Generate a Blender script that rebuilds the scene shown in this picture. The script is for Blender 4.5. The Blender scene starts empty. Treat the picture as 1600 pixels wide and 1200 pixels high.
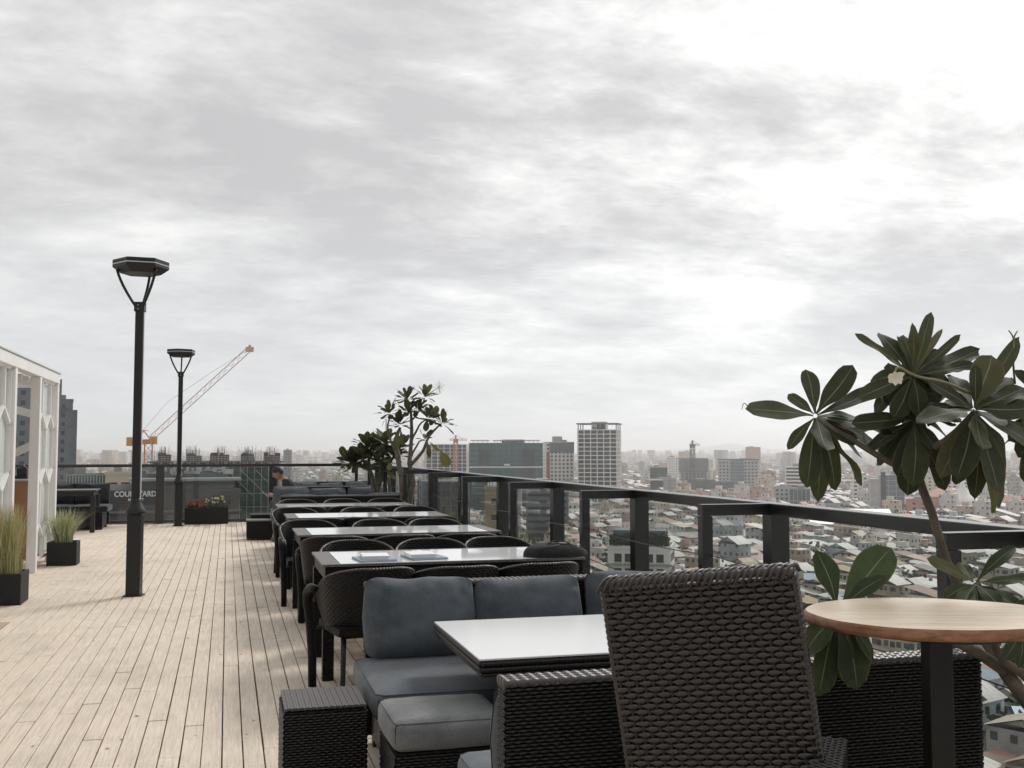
import bpy, bmesh, math, random
import numpy as np
from mathutils import Vector, Matrix, Euler, noise as mnoise
PI = math.pi; rad = math.radians
SC = bpy.context.scene
COL = SC.collection
# ------------------------------------------------------------------ camera
F = 1640.0; HEYE = 1.5
PIT = math.atan(102 / F); YAW = math.atan2(445 * math.cos(PIT), F)
cam_d = bpy.data.cameras.new('camera'); cam = bpy.data.objects.new('camera', cam_d); COL.objects.link(cam)
cam.location = (0, 0, HEYE); cam.rotation_euler = (rad(90) + PIT, 0, -YAW)
cam_d.sensor_width = 36; cam_d.lens = 36 * F / 1600; cam_d.clip_start = .05; cam_d.clip_end = 40000
SC.camera = cam
_f = Vector((math.sin(YAW) * math.cos(PIT), math.cos(YAW) * math.cos(PIT), math.sin(PIT)))
_r = Vector((math.cos(YAW), -math.sin(YAW), 0)); _u = _r.cross(_f)
def at(px, py, d):
    "world point seen at photo pixel (px,py) at camera depth d metres"
    return Vector((0, 0, HEYE)) + (_f + _r * ((px - 800) / F) + _u * ((600 - py) / F)) * d
def atz(px, py, z):
    r = _f + _r * ((px - 800) / F) + _u * ((600 - py) / F)
    return Vector((0, 0, HEYE)) + r * ((z - HEYE) / r.z)
def pix(p):
    d = Vector(p) - Vector((0, 0, HEYE)); k = d.dot(_f)
    return (800 + F * d.dot(_r) / k, 600 - F * d.dot(_u) / k, k)
# ------------------------------------------------------------------ light
SUN_EL, SUN_AZ = rad(40), rad(44)      # azimuth clockwise from +Y
SUN_DIR = Vector((math.sin(SUN_AZ) * math.cos(SUN_EL), math.cos(SUN_AZ) * math.cos(SUN_EL), math.sin(SUN_EL)))
world = bpy.data.worlds.new('World'); SC.world = world; world.use_nodes = True
SC.view_settings.view_transform = 'Standard'; SC.view_settings.look = 'None'
SC.view_settings.exposure = 0.16; SC.view_settings.gamma = 1; SC.view_settings.use_curve_mapping = False
SC.cycles.use_denoising = True
SC.cycles.max_bounces = 10; SC.cycles.transparent_max_bounces = 24; SC.cycles.volume_bounces = 2
sun_d = bpy.data.lights.new('sun', 'SUN'); sun_d.energy = 1.5; sun_d.angle = rad(14); sun_d.color = (1, .965, .92)
sun = bpy.data.objects.new('sun', sun_d); COL.objects.link(sun); sun.rotation_euler = SUN_DIR.to_track_quat('Z', 'Y').to_euler()

class NT:
    def __init__(s, tree): s.t = tree; s.n = tree.nodes; s.l = tree.links
    def node(s, typ, **kw):
        n = s.n.new(typ)
        for k, v in kw.items(): setattr(n, k, v)
        return n
    def put(s, sock, v):
        if hasattr(v, 'is_output') or isinstance(v, bpy.types.NodeSocket): s.l.new(v, sock)
        elif v is not None:
            if isinstance(v, tuple) and len(v) == 3 and sock.type == 'RGBA': v = (*v, 1)
            sock.default_value = v
    def math(s, op, a, b=None, c=None, clamp=False):
        n = s.node('ShaderNodeMath', operation=op); n.use_clamp = clamp
        s.put(n.inputs[0], a); s.put(n.inputs[1], b); s.put(n.inputs[2], c)
        return n.outputs[0]
    def vmath(s, op, a, b=None, out=0):
        n = s.node('ShaderNodeVectorMath', operation=op); s.put(n.inputs[0], a); s.put(n.inputs[1], b)
        return n.outputs[out]
    def mix(s, f, a, b, blend='MIX'):
        n = s.node('ShaderNodeMix', data_type='RGBA', blend_type=blend); n.clamp_factor = True
        s.put(n.inputs[0], f); s.put(n.inputs[6], a); s.put(n.inputs[7], b)
        return n.outputs[2]
    def noise(s, vec, scale, detail=4, rough=.5, dist=0.0):
        n = s.node('ShaderNodeTexNoise'); s.put(n.inputs['Vector'], vec)
        n.inputs['Scale'].default_value = scale; n.inputs['Detail'].default_value = detail
        n.inputs['Roughness'].default_value = rough; n.inputs['Distortion'].default_value = dist
        return n.outputs[0]
    def ramp(s, f, stops, interp='LINEAR'):
        n = s.node('ShaderNodeValToRGB'); n.color_ramp.interpolation = interp
        e = n.color_ramp.elements
        while len(e) < len(stops): e.new(.5)
        for el, (p, c) in zip(e, stops):
            el.position = p; el.color = (*c, 1) if isinstance(c, tuple) else (c, c, c, 1)
        s.put(n.inputs[0], f); return n.outputs[0]
    def mapping(s, vec, scale=(1, 1, 1), rot=(0, 0, 0), loc=(0, 0, 0)):
        n = s.node('ShaderNodeMapping'); s.put(n.inputs[0], vec)
        n.inputs['Scale'].default_value = scale; n.inputs['Rotation'].default_value = rot; n.inputs['Location'].default_value = loc
        return n.outputs[0]
    def sep(s, v):
        n = s.node('ShaderNodeSeparateXYZ'); s.put(n.inputs[0], v); return n.outputs
    def comb(s, x, y, z):
        n = s.node('ShaderNodeCombineXYZ')
        for i, v in enumerate((x, y, z)): s.put(n.inputs[i], v)
        return n.outputs[0]

def build_sky():
    w = NT(world.node_tree); w.n.clear()
    tc = w.node('ShaderNodeTexCoord')
    d = w.vmath('NORMALIZE', tc.outputs['Generated'])
    x, y, z = w.sep(d)
    zz = w.math('MAXIMUM', z, 0.0)
    k = w.math('DIVIDE', 1.0, w.math('ADD', zz, .22))
    P = w.comb(w.math('MULTIPLY', x, k), w.math('MULTIPLY', y, k), 0.0)
    big = w.noise(w.mapping(P, rot=(0, 0, rad(-20)), loc=(19.58, 9.13, 0), scale=(.8, 1.0, 1)), 1.05, 3, .5, .3)
    mid = w.noise(w.mapping(P, rot=(0, 0, rad(30)), loc=(14.38, 14.70, 0), scale=(.8, 1.0, 1)), 2.8, 12, .66, .22)
    fine = w.noise(w.mapping(P, rot=(0, 0, rad(-15)), loc=(2, 7, 0), scale=(.8, 1.3, 1)), 6.5, 9, .66, .15)
    v = w.math('ADD', w.math('MULTIPLY', big, .46), w.math('ADD', w.math('MULTIPLY', mid, .36), w.math('MULTIPLY', fine, .18)))
    # the sun behind the cloud: a broad bright part of the sky round its direction
    dot = w.vmath('DOT_PRODUCT', d, tuple(SUN_DIR), out=1)
    dp = w.math('MAXIMUM', dot, 0.0)
    glow = w.math('POWER', dp, 15.0)
    # cloud breaks up towards the sun, lies smooth away from it
    con = w.math('ADD', .30, w.math('MULTIPLY', 1.5, w.math('POWER', dp, 1.8)))
    v1 = w.math('ADD', .486, w.math('MULTIPLY', w.math('SUBTRACT', v, .5), con))
    v2 = w.math('ADD', v1, w.math('MULTIPLY', glow, .105))
    c = w.ramp(v2, [(.40, (.53, .52, .52)), (.45, (.615, .605, .60)), (.495, (.715, .705, .695)), (.53, (.80, .79, .775)), (.575, (.93, .915, .885)), (.66, (1.22, 1.21, 1.18))])
    broad = w.math('ADD', .46, w.math('MULTIPLY', .66, w.math('MULTIPLY', .5, w.math('ADD', dot, 1.0))))
    gg = w.math('ADD', broad, w.math('MULTIPLY', glow, .22))
    c = w.mix(1.0, c, w.comb(gg, gg, gg), 'MULTIPLY')
    # low sky: paler, slightly blue
    hz = w.math('POWER', w.math('SUBTRACT', 1.0, w.math('MINIMUM', w.math('MULTIPLY', zz, 3.6), 1.0)), 1.7)
    c = w.mix(w.math('MULTIPLY', hz, .85), c, w.comb(w.math('MULTIPLY', .735, broad), w.math('MULTIPLY', .77, broad), w.math('MULTIPLY', .805, broad)))
    sky = w.node('ShaderNodeTexSky', sky_type='NISHITA'); sky.sun_disc = False
    sky.sun_elevation = SUN_EL; sky.sun_rotation = SUN_AZ
    b1 = w.node('ShaderNodeBackground'); w.put(b1.inputs[0], c); b1.inputs[1].default_value = 1.0
    b2 = w.node('ShaderNodeBackground'); w.put(b2.inputs[0], sky.outputs[0]); b2.inputs[1].default_value = .1
    mx = w.node('ShaderNodeMixShader'); mx.inputs[0].default_value = .06
    w.l.new(b1.outputs[0], mx.inputs[1]); w.l.new(b2.outputs[0], mx.inputs[2])
    o = w.node('ShaderNodeOutputWorld'); w.l.new(mx.outputs[0], o.inputs[0])
build_sky()

# ------------------------------------------------------------------ materials
def mat(name, color, rough=.6, metal=0.0, spec=.5, var=0.0, vscale=8.0, bump=0.0, bscale=60.0, coords='Object', coat=0.0):
    m = bpy.data.materials.new(name); m.use_nodes = True; t = NT(m.node_tree)
    b = t.n['Principled BSDF']
    b.inputs['Roughness'].default_value = rough; b.inputs['Metallic'].default_value = metal
    b.inputs['Specular IOR Level'].default_value = spec; b.inputs['Coat Weight'].default_value = coat
    tc = t.node('ShaderNodeTexCoord')
    vec = tc.outputs[coords]
    if var:
        n = t.noise(vec, vscale, 6, .6)
        lo = tuple(c * (1 - var) for c in color); hi = tuple(min(1, c * (1 + var)) for c in color)
        t.put(b.inputs['Base Color'], t.ramp(n, [(.3, lo), (.7, hi)]))
    else: b.inputs['Base Color'].default_value = (*color, 1)
    if bump:
        bn = t.node('ShaderNodeBump'); bn.inputs['Strength'].default_value = bump; bn.inputs['Distance'].default_value = .01
        t.put(bn.inputs['Height'], t.noise(vec, bscale, 4, .6)); t.put(b.inputs['Normal'], bn.outputs[0])
    return m, t, b
M = {}
def simple(name, *a, **k): M[name] = mat(name, *a, **k)[0]
simple('black_metal', (.006, .006, .0065), rough=.45, var=.25, vscale=3, bump=.05, bscale=180)
simple('rail_paint', (.006, .006, .0065), rough=.27, spec=.8, var=.3, vscale=2.5, bump=.05, bscale=120)
simple('chrome_strip', (.62, .62, .62), rough=.3)
simple('white_paint', (.84, .83, .82), rough=.5, var=.05, vscale=2, bump=.04, bscale=80)
simple('grey_roofing', (.3, .3, .3), rough=.7, var=.2)
simple('soil', (.05, .035, .022), rough=.95, var=.4, vscale=30, bump=.8, bscale=40)
simple('planter_black', (.007, .007, .0075), rough=.7, var=.3, vscale=6, bump=.3, bscale=50)
simple('counter_wood', (.34, .17, .095), rough=.5, var=.15, vscale=3)
simple('rubber', (.02, .02, .02), rough=.8)
simple('bag_fabric', (.014, .014, .015), rough=.85, var=.3, bump=.4, bscale=70)
simple('paper_white', (.78, .79, .8), rough=.6)
simple('cover_blue', (.22, .30, .36), rough=.5, var=.1)
simple('skin', (.34, .21, .15), rough=.5)
simple('hair', (.012, .011, .010), rough=.55, bump=.5, bscale=90)
simple('shirt_black', (.022, .023, .026), rough=.85, bump=.3, bscale=40)
simple('trousers', (.05, .055, .07), rough=.85)
simple('cable_steel', (.05, .05, .05), rough=.4, metal=.6)
simple('bark', (.15, .128, .10), rough=.85, var=.4, vscale=14, bump=.7, bscale=45)
simple('green_stem', (.22, .21, .11), rough=.6, var=.2)
simple('petal', (.80, .76, .62), rough=.5)
simple('petal_red', (.55, .10, .07), rough=.6)
simple('petal_yellow', (.75, .62, .28), rough=.6)
simple('tuft_green', (.16, .20, .075), rough=.7, var=.4, vscale=5)
simple('crane_yellow', (.62, .36, .12), rough=.5, var=.15)
simple('crane_orange', (.60, .24, .12), rough=.5, var=.15)
simple('crane_pale', (.66, .43, .35), rough=.5, var=.1)
simple('sign_letter', (.80, .80, .80), rough=.4)
simple('concrete', (.33, .32, .30), rough=.85, var=.2, vscale=.4)
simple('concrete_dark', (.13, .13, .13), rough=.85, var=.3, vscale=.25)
simple('concrete_black', (.055, .056, .06), rough=.75, var=.35, vscale=.3)
simple('rebar', (.16, .10, .08), rough=.9)
simple('formwork', (.12, .095, .085), rough=.9, var=.3, vscale=.5)
simple('hill_rock', (.10, .12, .10), rough=.95)
simple('city_tree', (.055, .075, .035), rough=.9, var=.4, vscale=.4, bump=1, bscale=2)
simple('city_ground', (.36, .345, .325), rough=.95, var=.3, vscale=.02)
simple('asphalt', (.055, .055, .057), rough=.95, var=.2, vscale=.1)
simple('dark_glass', (.022, .028, .034), rough=.15, spec=.6)
simple('teal_glass', (.018, .085, .09), rough=.12, spec=.7, var=.25, vscale=.06)
simple('navy_glass', (.022, .034, .046), rough=.14, spec=.6, var=.25, vscale=.05)
simple('blue_glass', (.12, .17, .20), rough=.15, spec=.7, var=.25, vscale=.08)
simple('wall_white', (.78, .765, .73), rough=.8, var=.12, vscale=.15)
simple('wall_cream', (.62, .56, .45), rough=.85, var=.15, vscale=.15)
simple('wall_ochre', (.38, .30, .185), rough=.85, var=.15, vscale=.2)
simple('wall_grey', (.45, .445, .44), rough=.85, var=.15, vscale=.15)
simple('wall_bluegrey', (.15, .17, .185), rough=.8, var=.2, vscale=.15)
simple('wall_salmon', (.48, .25, .18), rough=.85, var=.15, vscale=.15)
simple('wall_red', (.34, .08, .07), rough=.85, var=.15, vscale=.15)
simple('roof_tile_red', (.27, .12, .095), rough=.8, var=.25, vscale=.5)
simple('roof_pink', (.50, .28, .22), rough=.8, var=.15, vscale=.4)
simple('billboard', (.035, .04, .05), rough=.5)

def leaf_mat(name, c0, c1, vein=(.26, .28, .17)):
    m, t, b = mat(name, c0, rough=.6, spec=.22)
    uv = t.node('ShaderNodeUVMap').outputs[0]; u, v, _ = t.sep(uv)
    oi = t.node('ShaderNodeObjectInfo')
    n = t.noise(t.node('ShaderNodeTexCoord').outputs['Object'], 7, 6, .65)
    f = t.math('ADD', t.math('MULTIPLY', n, .65), t.math('MULTIPLY', oi.outputs['Random'], .45))
    c = t.ramp(f, [(.3, c0), (.62, c1), (.86, tuple(x * 1.5 for x in c1))])
    au = t.math('ABSOLUTE', t.math('SUBTRACT', u, .5))
    mid = t.math('LESS_THAN', au, t.math('ADD', .010, t.math('MULTIPLY', .022, t.math('SUBTRACT', 1.0, v))))
    c = t.mix(t.math('MULTIPLY', mid, .85), c, vein)
    # side veins: slanted lines running out from the midrib
    sv = t.math('SINE', t.math('MULTIPLY', t.math('SUBTRACT', v, t.math('MULTIPLY', au, .28)), 150.0))
    svf = t.math('POWER', t.math('MAXIMUM', sv, 0.0), 10.0)
    c = t.mix(t.math('MULTIPLY', svf, .22), c, vein)
    # brown, worn margin in places
    edge = t.math('MULTIPLY', t.math('GREATER_THAN', t.math('ADD', au, t.math('MULTIPLY', n, .12)), .535), .7)
    c = t.mix(edge, c, (.19, .15, .07))
    t.put(b.inputs['Base Color'], c)
    bn = t.node('ShaderNodeBump'); bn.inputs['Strength'].default_value = .35; bn.inputs['Distance'].default_value = .004
    t.put(bn.inputs['Height'], t.math('ADD', svf, n)); t.put(b.inputs['Normal'], bn.outputs[0])
    tr = t.node('ShaderNodeBsdfTranslucent'); t.put(tr.inputs[0], t.mix(.5, c, (.16, .18, .04)))
    ms = t.node('ShaderNodeMixShader'); ms.inputs[0].default_value = .14
    t.l.new(b.outputs[0], ms.inputs[1]); t.l.new(tr.outputs[0], ms.inputs[2])
    t.l.new(ms.outputs[0], t.n['Material Output'].inputs[0]); M[name] = m
leaf_mat('leaf_dark', (.028, .035, .020), (.056, .064, .036))
leaf_mat('leaf_olive', (.060, .062, .028), (.11, .108, .052))
leaf_mat('leaf_yellow', (.12, .12, .03), (.20, .18, .06))
leaf_mat('leaf_low', (.028, .046, .022), (.052, .075, .036))

def weave_mat(name, c0, c1, rough=.42, period=.045, row=.0155, strength=1.0, spec=.5):
    m, t, b = mat(name, c0, rough=rough, spec=spec)
    uv = t.node('ShaderNodeUVMap').outputs[0]; u, v, _ = t.sep(uv)
    r = t.math('DIVIDE', v, row); fr = t.math('FLOOR', r); fv = t.math('SUBTRACT', r, fr)
    uu = t.math('ADD', t.math('DIVIDE', u, period), t.math('MULTIPLY', fr, .5))
    over = t.math('ADD', .5, t.math('MULTIPLY', .5, t.math('SINE', t.math('MULTIPLY', uu, 2 * PI))))
    cross = t.math('SINE', t.math('MULTIPLY', fv, PI))
    h = t.math('MULTIPLY', t.math('POWER', cross, .6), t.math('ADD', .25, t.math('MULTIPLY', over, .75)))
    wn = t.node('ShaderNodeTexWhiteNoise', noise_dimensions='2D')
    t.put(wn.inputs['Vector'], t.comb(t.math('FLOOR', uu), fr, 0.0))
    f = t.math('ADD', t.math('MULTIPLY', wn.outputs[0], .5), t.math('MULTIPLY', .5, t.noise(t.node('ShaderNodeTexCoord').outputs['Object'], 5, 4)))
    t.put(b.inputs['Base Color'], t.mix(f, c0, c1))
    bn = t.node('ShaderNodeBump'); bn.inputs['Strength'].default_value = strength; bn.inputs['Distance'].default_value = .005
    t.put(bn.inputs['Height'], h); t.put(b.inputs['Normal'], bn.outputs[0]); M[name] = m
weave_mat('wicker', (.0045, .004, .004), (.010, .0085, .008), spec=.2)
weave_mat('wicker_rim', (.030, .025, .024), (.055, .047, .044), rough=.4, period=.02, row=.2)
weave_mat('wicker_top', (.12, .105, .105), (.20, .18, .175), rough=.5, period=.05, row=.018, strength=.8)
def strand_mat(name, c0, c1, rough, spec=.5):
    m, t, b = mat(name, c0, rough=rough, spec=spec)
    tc = t.node('ShaderNodeTexCoord').outputs['Object']
    n = t.noise(t.mapping(tc, scale=(3, 60, 200)), 3, 4, .6)
    oi = t.node('ShaderNodeObjectInfo')
    t.put(b.inputs['Base Color'], t.mix(t.math('ADD', t.math('MULTIPLY', n, .7), t.math('MULTIPLY', oi.outputs['Random'], .3)), c0, c1))
    bn = t.node('ShaderNodeBump'); bn.inputs['Strength'].default_value = .25; bn.inputs['Distance'].default_value = .001
    t.put(bn.inputs['Height'], n); t.put(b.inputs['Normal'], bn.outputs[0]); M[name] = m
strand_mat('strand', (.006, .005, .005), (.014, .0115, .011), .33)
strand_mat('stool_strand', (.014, .011, .0105), (.032, .0255, .024), .24, .8)
strand_mat('stool_stake', (.010, .0085, .008), (.018, .015, .014), .4)
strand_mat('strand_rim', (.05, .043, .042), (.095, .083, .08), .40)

def fabric_mat(name, c):
    m, t, b = mat(name, c, rough=.95, spec=.2)
    tc = t.node('ShaderNodeTexCoord').outputs['Object']
    n1 = t.noise(tc, 3.5, 5, .6); n2 = t.noise(t.mapping(tc, scale=(1, 1, 4)), 110, 3, .7); n3 = t.noise(t.mapping(tc, scale=(4, 1, 1)), 110, 3, .7)
    f = t.math('ADD', t.math('MULTIPLY', n1, .5), t.math('MULTIPLY', .25, t.math('ADD', n2, n3)))
    t.put(b.inputs['Base Color'], t.ramp(f, [(.38, tuple(x * .55 for x in c)), (.62, tuple(x * 1.5 for x in c))]))
    b.inputs['Sheen Weight'].default_value = .25; b.inputs['Sheen Roughness'].default_value = .5
    bn = t.node('ShaderNodeBump'); bn.inputs['Strength'].default_value = .7; bn.inputs['Distance'].default_value = .002
    t.put(bn.inputs['Height'], t.math('ADD', n2, n3)); t.put(b.inputs['Normal'], bn.outputs[0]); M[name] = m
fabric_mat('cushion_blue', (.092, .106, .120))
fabric_mat('cushion_dark', (.022, .024, .028))
fabric_mat('cushion_grey', (.165, .17, .175))

def deck_mat():
    m, t, b = mat('deck_wood', (.45, .38, .3), rough=.72, spec=.3)
    geo = t.node('ShaderNodeNewGeometry'); pos = geo.outputs['Position']; rnd = geo.outputs['Random Per Island']
    offs = t.comb(t.math('MULTIPLY', rnd, 31.0), t.math('MULTIPLY', rnd, 57.0), 0.0)
    p = t.vmath('ADD', pos, offs)
    grain = t.noise(t.mapping(p, scale=(42, 1.6, 1)), 2.2, 7, .62, .5)
    blot = t.noise(t.mapping(p, scale=(3, 1.0, 1)), 1.6, 4, .6)
    base = t.ramp(rnd, [(0, (.40, .28, .19)), (.12, (.50, .375, .27)), (.34, (.60, .475, .36)), (.6, (.66, .535, .415)), (.8, (.72, .61, .495)), (.92, (.81, .72, .61)), (1, (.47, .345, .245))])
    c = t.mix(t.math('MULTIPLY', t.ramp(grain, [(.35, 1.0), (.62, 0.0)]), .38), base, (.36, .28, .205))
    c = t.mix(t.math('MULTIPLY', t.ramp(blot, [(.5, 0.0), (.75, 1.0)]), .35), c, (.40, .33, .26))
    vor = t.node('ShaderNodeTexVoronoi', feature='F1'); t.put(vor.inputs['Vector'], t.mapping(p, scale=(5.5, 2.6, 1))); vor.inputs['Scale'].default_value = 1.0
    knot = t.ramp(vor.outputs['Distance'], [(.035, 1.0), (.085, 0.0)])
    c = t.mix(t.math('MULTIPLY', knot, .8), c, (.11, .075, .05))
    # dirt tracked over the whole floor
    dirt = t.noise(pos, .9, 6, .65)
    c = t.mix(t.math('MULTIPLY', t.ramp(dirt, [(.48, 0.0), (.72, 1.0)]), .25), c, (.30, .26, .22))
    # screws: two small dark heads at every joist (.5 m apart) near both edges of a board
    x, y, z = t.sep(pos)
    fx = t.math('FRACT', t.math('DIVIDE', t.math('ADD', x, 10.0), .1)); fy = t.math('FRACT', t.math('DIVIDE', t.math('ADD', y, t.math('MULTIPLY', .03, t.math('FLOOR', t.math('MULTIPLY', x, 10.0)))), .5))
    dx = t.math('MULTIPLY', t.math('SUBTRACT', t.math('ABSOLUTE', t.math('SUBTRACT', fx, .5)), .28), .1)
    dy = t.math('MULTIPLY', t.math('SUBTRACT', fy, .5), .5)
    dd = t.math('SQRT', t.math('ADD', t.math('MULTIPLY', dx, dx), t.math('MULTIPLY', dy, dy)))
    c = t.mix(t.math('MULTIPLY', t.math('LESS_THAN', dd, .0042), .7), c, (.08, .06, .05))
    t.put(b.inputs['Base Color'], c)
    bn = t.node('ShaderNodeBump'); bn.inputs['Strength'].default_value = .3; bn.inputs['Distance'].default_value = .003
    t.put(bn.inputs['Height'], grain); t.put(b.inputs['Normal'], bn.outputs[0]); M['deck_wood'] = m
deck_mat()
simple('joist', (.03, .022, .016), rough=.95)

def glass_mat(name, tint, refl=1.0, rough=.0):
    m = bpy.data.materials.new(name); m.use_nodes = True; t = NT(m.node_tree); t.n.clear()
    tr = t.node('ShaderNodeBsdfTransparent'); tr.inputs[0].default_value = (*tint, 1)
    gl = t.node('ShaderNodeBsdfGlossy'); gl.inputs['Roughness'].default_value = rough; gl.inputs[0].default_value = (refl, refl, refl, 1)
    fr = t.node('ShaderNodeFresnel'); fr.inputs[0].default_value = 1.5
    front = t.math('SUBTRACT', 1.0, t.node('ShaderNodeNewGeometry').outputs['Backfacing'])
    ms = t.node('ShaderNodeMixShader'); t.l.new(t.math('MULTIPLY', fr.outputs[0], front), ms.inputs[0]); t.l.new(tr.outputs[0], ms.inputs[1]); t.l.new(gl.outputs[0], ms.inputs[2])
    o = t.node('ShaderNodeOutputMaterial'); t.l.new(ms.outputs[0], o.inputs[0]); M[name] = m
glass_mat('clear_glass', (.90, .92, .91))
def frosted():
    m, t, b = mat('frosted_glass', (.74, .78, .755), rough=.3)
    tr = t.node('ShaderNodeBsdfTransparent'); tr.inputs[0].default_value = (.9, .93, .91, 1)
    ms = t.node('ShaderNodeMixShader'); ms.inputs[0].default_value = .28
    t.l.new(b.outputs[0], ms.inputs[1]); t.l.new(tr.outputs[0], ms.inputs[2]); t.l.new(ms.outputs[0], t.n['Material Output'].inputs[0]); M['frosted_glass'] = m
frosted()
M['satin_glass'] = mat('satin_glass', (.80, .81, .82), rough=.22, spec=.4)[0]
M['table_glass'] = mat('table_glass', (.80, .81, .82), rough=.05, spec=.28)[0]
def tabletop_wood():
    m, t, b = mat('pale_wood', (.6, .5, .38), rough=.38)
    tc = t.node('ShaderNodeTexCoord').outputs['Object']
    g = t.noise(t.mapping(tc, scale=(1.2, 14, 6), rot=(0, 0, rad(12))), 2.4, 6, .6, .4)
    t.put(b.inputs['Base Color'], t.ramp(g, [(.3, (.58, .44, .29)), (.55, (.74, .61, .45)), (.8, (.80, .70, .56))])); M['pale_wood'] = m
    m, t, b = mat('bark_edge', (.3, .14, .07), rough=.55)
    tc = t.node('ShaderNodeTexCoord').outputs['Object']
    g = t.noise(t.mapping(tc, scale=(3, 3, 9)), 5, 8, .7, .3)
    t.put(b.inputs['Base Color'], t.ramp(g, [(.3, (.13, .055, .028)), (.5, (.30, .145, .075)), (.75, (.44, .255, .15))]))
    bn = t.node('ShaderNodeBump'); bn.inputs['Strength'].default_value = .4; bn.inputs['Distance'].default_value = .004
    t.put(bn.inputs['Height'], g); t.put(b.inputs['Normal'], bn.outputs[0]); M['bark_edge'] = m
tabletop_wood()
def grass_mat(name, c0, c1, c2):
    m, t, b = mat(name, c0, rough=.6)
    geo = t.node('ShaderNodeNewGeometry')
    z = t.sep(t.node('ShaderNodeTexCoord').outputs['Object'])[2]
    c = t.ramp(geo.outputs['Random Per Island'], [(0, c0), (.5, c1), (1, c2)])
    t.put(b.inputs['Base Color'], c); M[name] = m
grass_mat('grass_blades', (.22, .26, .10), (.40, .38, .17), (.70, .58, .32))
grass_mat('grass_pale', (.28, .33, .16), (.44, .47, .27), (.60, .56, .38))
grass_mat('grass_green', (.10, .14, .05), (.20, .24, .09), (.34, .34, .14))
grass_mat('petals_mixed', (.52, .09, .06), (.55, .14, .10), (.60, .22, .14))
grass_mat('petals_cream', (.72, .60, .30), (.80, .72, .48), (.82, .78, .6))
grass_mat('small_leaves', (.03, .05, .02), (.05, .08, .03), (.09, .11, .045))
def net_mat():
    m, t, b = mat('green_net', (.07, .13, .10), rough=.9)
    tc = t.node('ShaderNodeTexCoord').outputs['Object']
    n = t.noise(tc, .5, 6, .65); n2 = t.noise(t.mapping(tc, scale=(.2, .2, 3)), 1.5, 3, .6)
    f = t.math('ADD', t.math('MULTIPLY', n, .6), t.math('MULTIPLY', n2, .4))
    t.put(b.inputs['Base Color'], t.ramp(f, [(.35, (.030, .042, .038)), (.5, (.055, .085, .07)), (.68, (.14, .19, .165))])); M['green_net'] = m
net_mat()
def city_mats():
    # roofs and walls take each building's own colour from the mesh
    m, t, b = mat('city_roof', (.5, .5, .5), rough=.55, spec=.3)
    a = t.node('ShaderNodeAttribute', attribute_name='tone'); uv = t.node('ShaderNodeUVMap').outputs[0]
    u, v, _ = t.sep(uv)
    n = t.noise(t.mapping(uv, scale=(1.2, .22, 1)), 1.0, 5, .65)
    c = t.mix(t.ramp(n, [(.42, .55), (.7, 0.0)]), a.outputs['Color'], t.mix(1.0, a.outputs['Color'], (.50, .42, .36), 'MULTIPLY'))
    t.put(b.inputs['Base Color'], c)
    bn = t.node('ShaderNodeBump'); bn.inputs['Strength'].default_value = .6; bn.inputs['Distance'].default_value = .12
    t.put(bn.inputs['Height'], t.math('SINE', t.math('MULTIPLY', u, 12.0))); t.put(b.inputs['Normal'], bn.outputs[0]); M['city_roof'] = m
    m, t, b = mat('city_wall', (.5, .5, .5), rough=.85, spec=.3)
    a = t.node('ShaderNodeAttribute', attribute_name='tone'); uv = t.node('ShaderNodeUVMap').outputs[0]
    u, v, _ = t.sep(uv)
    fu = t.math('FRACT', t.math('DIVIDE', u, 2.9)); fv = t.math('FRACT', t.math('DIVIDE', v, 3.3))
    wu = t.math('MULTIPLY', t.math('GREATER_THAN', fu, .32), t.math('LESS_THAN', fu, .70))
    wv = t.math('MULTIPLY', t.math('GREATER_THAN', fv, .36), t.math('LESS_THAN', fv, .74))
    wn = t.node('ShaderNodeTexWhiteNoise', noise_dimensions='2D'); t.put(wn.inputs['Vector'], t.comb(t.math('FLOOR', t.math('DIVIDE', u, 2.9)), t.math('FLOOR', t.math('DIVIDE', v, 3.3)), 0.0))
    win = t.math('MULTIPLY', t.math('MULTIPLY', wu, wv), t.math('GREATER_THAN', wn.outputs[0], .18))
    n = t.noise(uv, .35, 5, .65)
    c = t.mix(t.ramp(n, [(.4, .5), (.7, 0.0)]), a.outputs['Color'], t.mix(1.0, a.outputs['Color'], (.55, .5, .45), 'MULTIPLY'))
    c = t.mix(t.math('MULTIPLY', win, .9), c, (.05, .052, .055))
    t.put(b.inputs['Base Color'], c); M['city_wall'] = m
city_mats()

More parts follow.
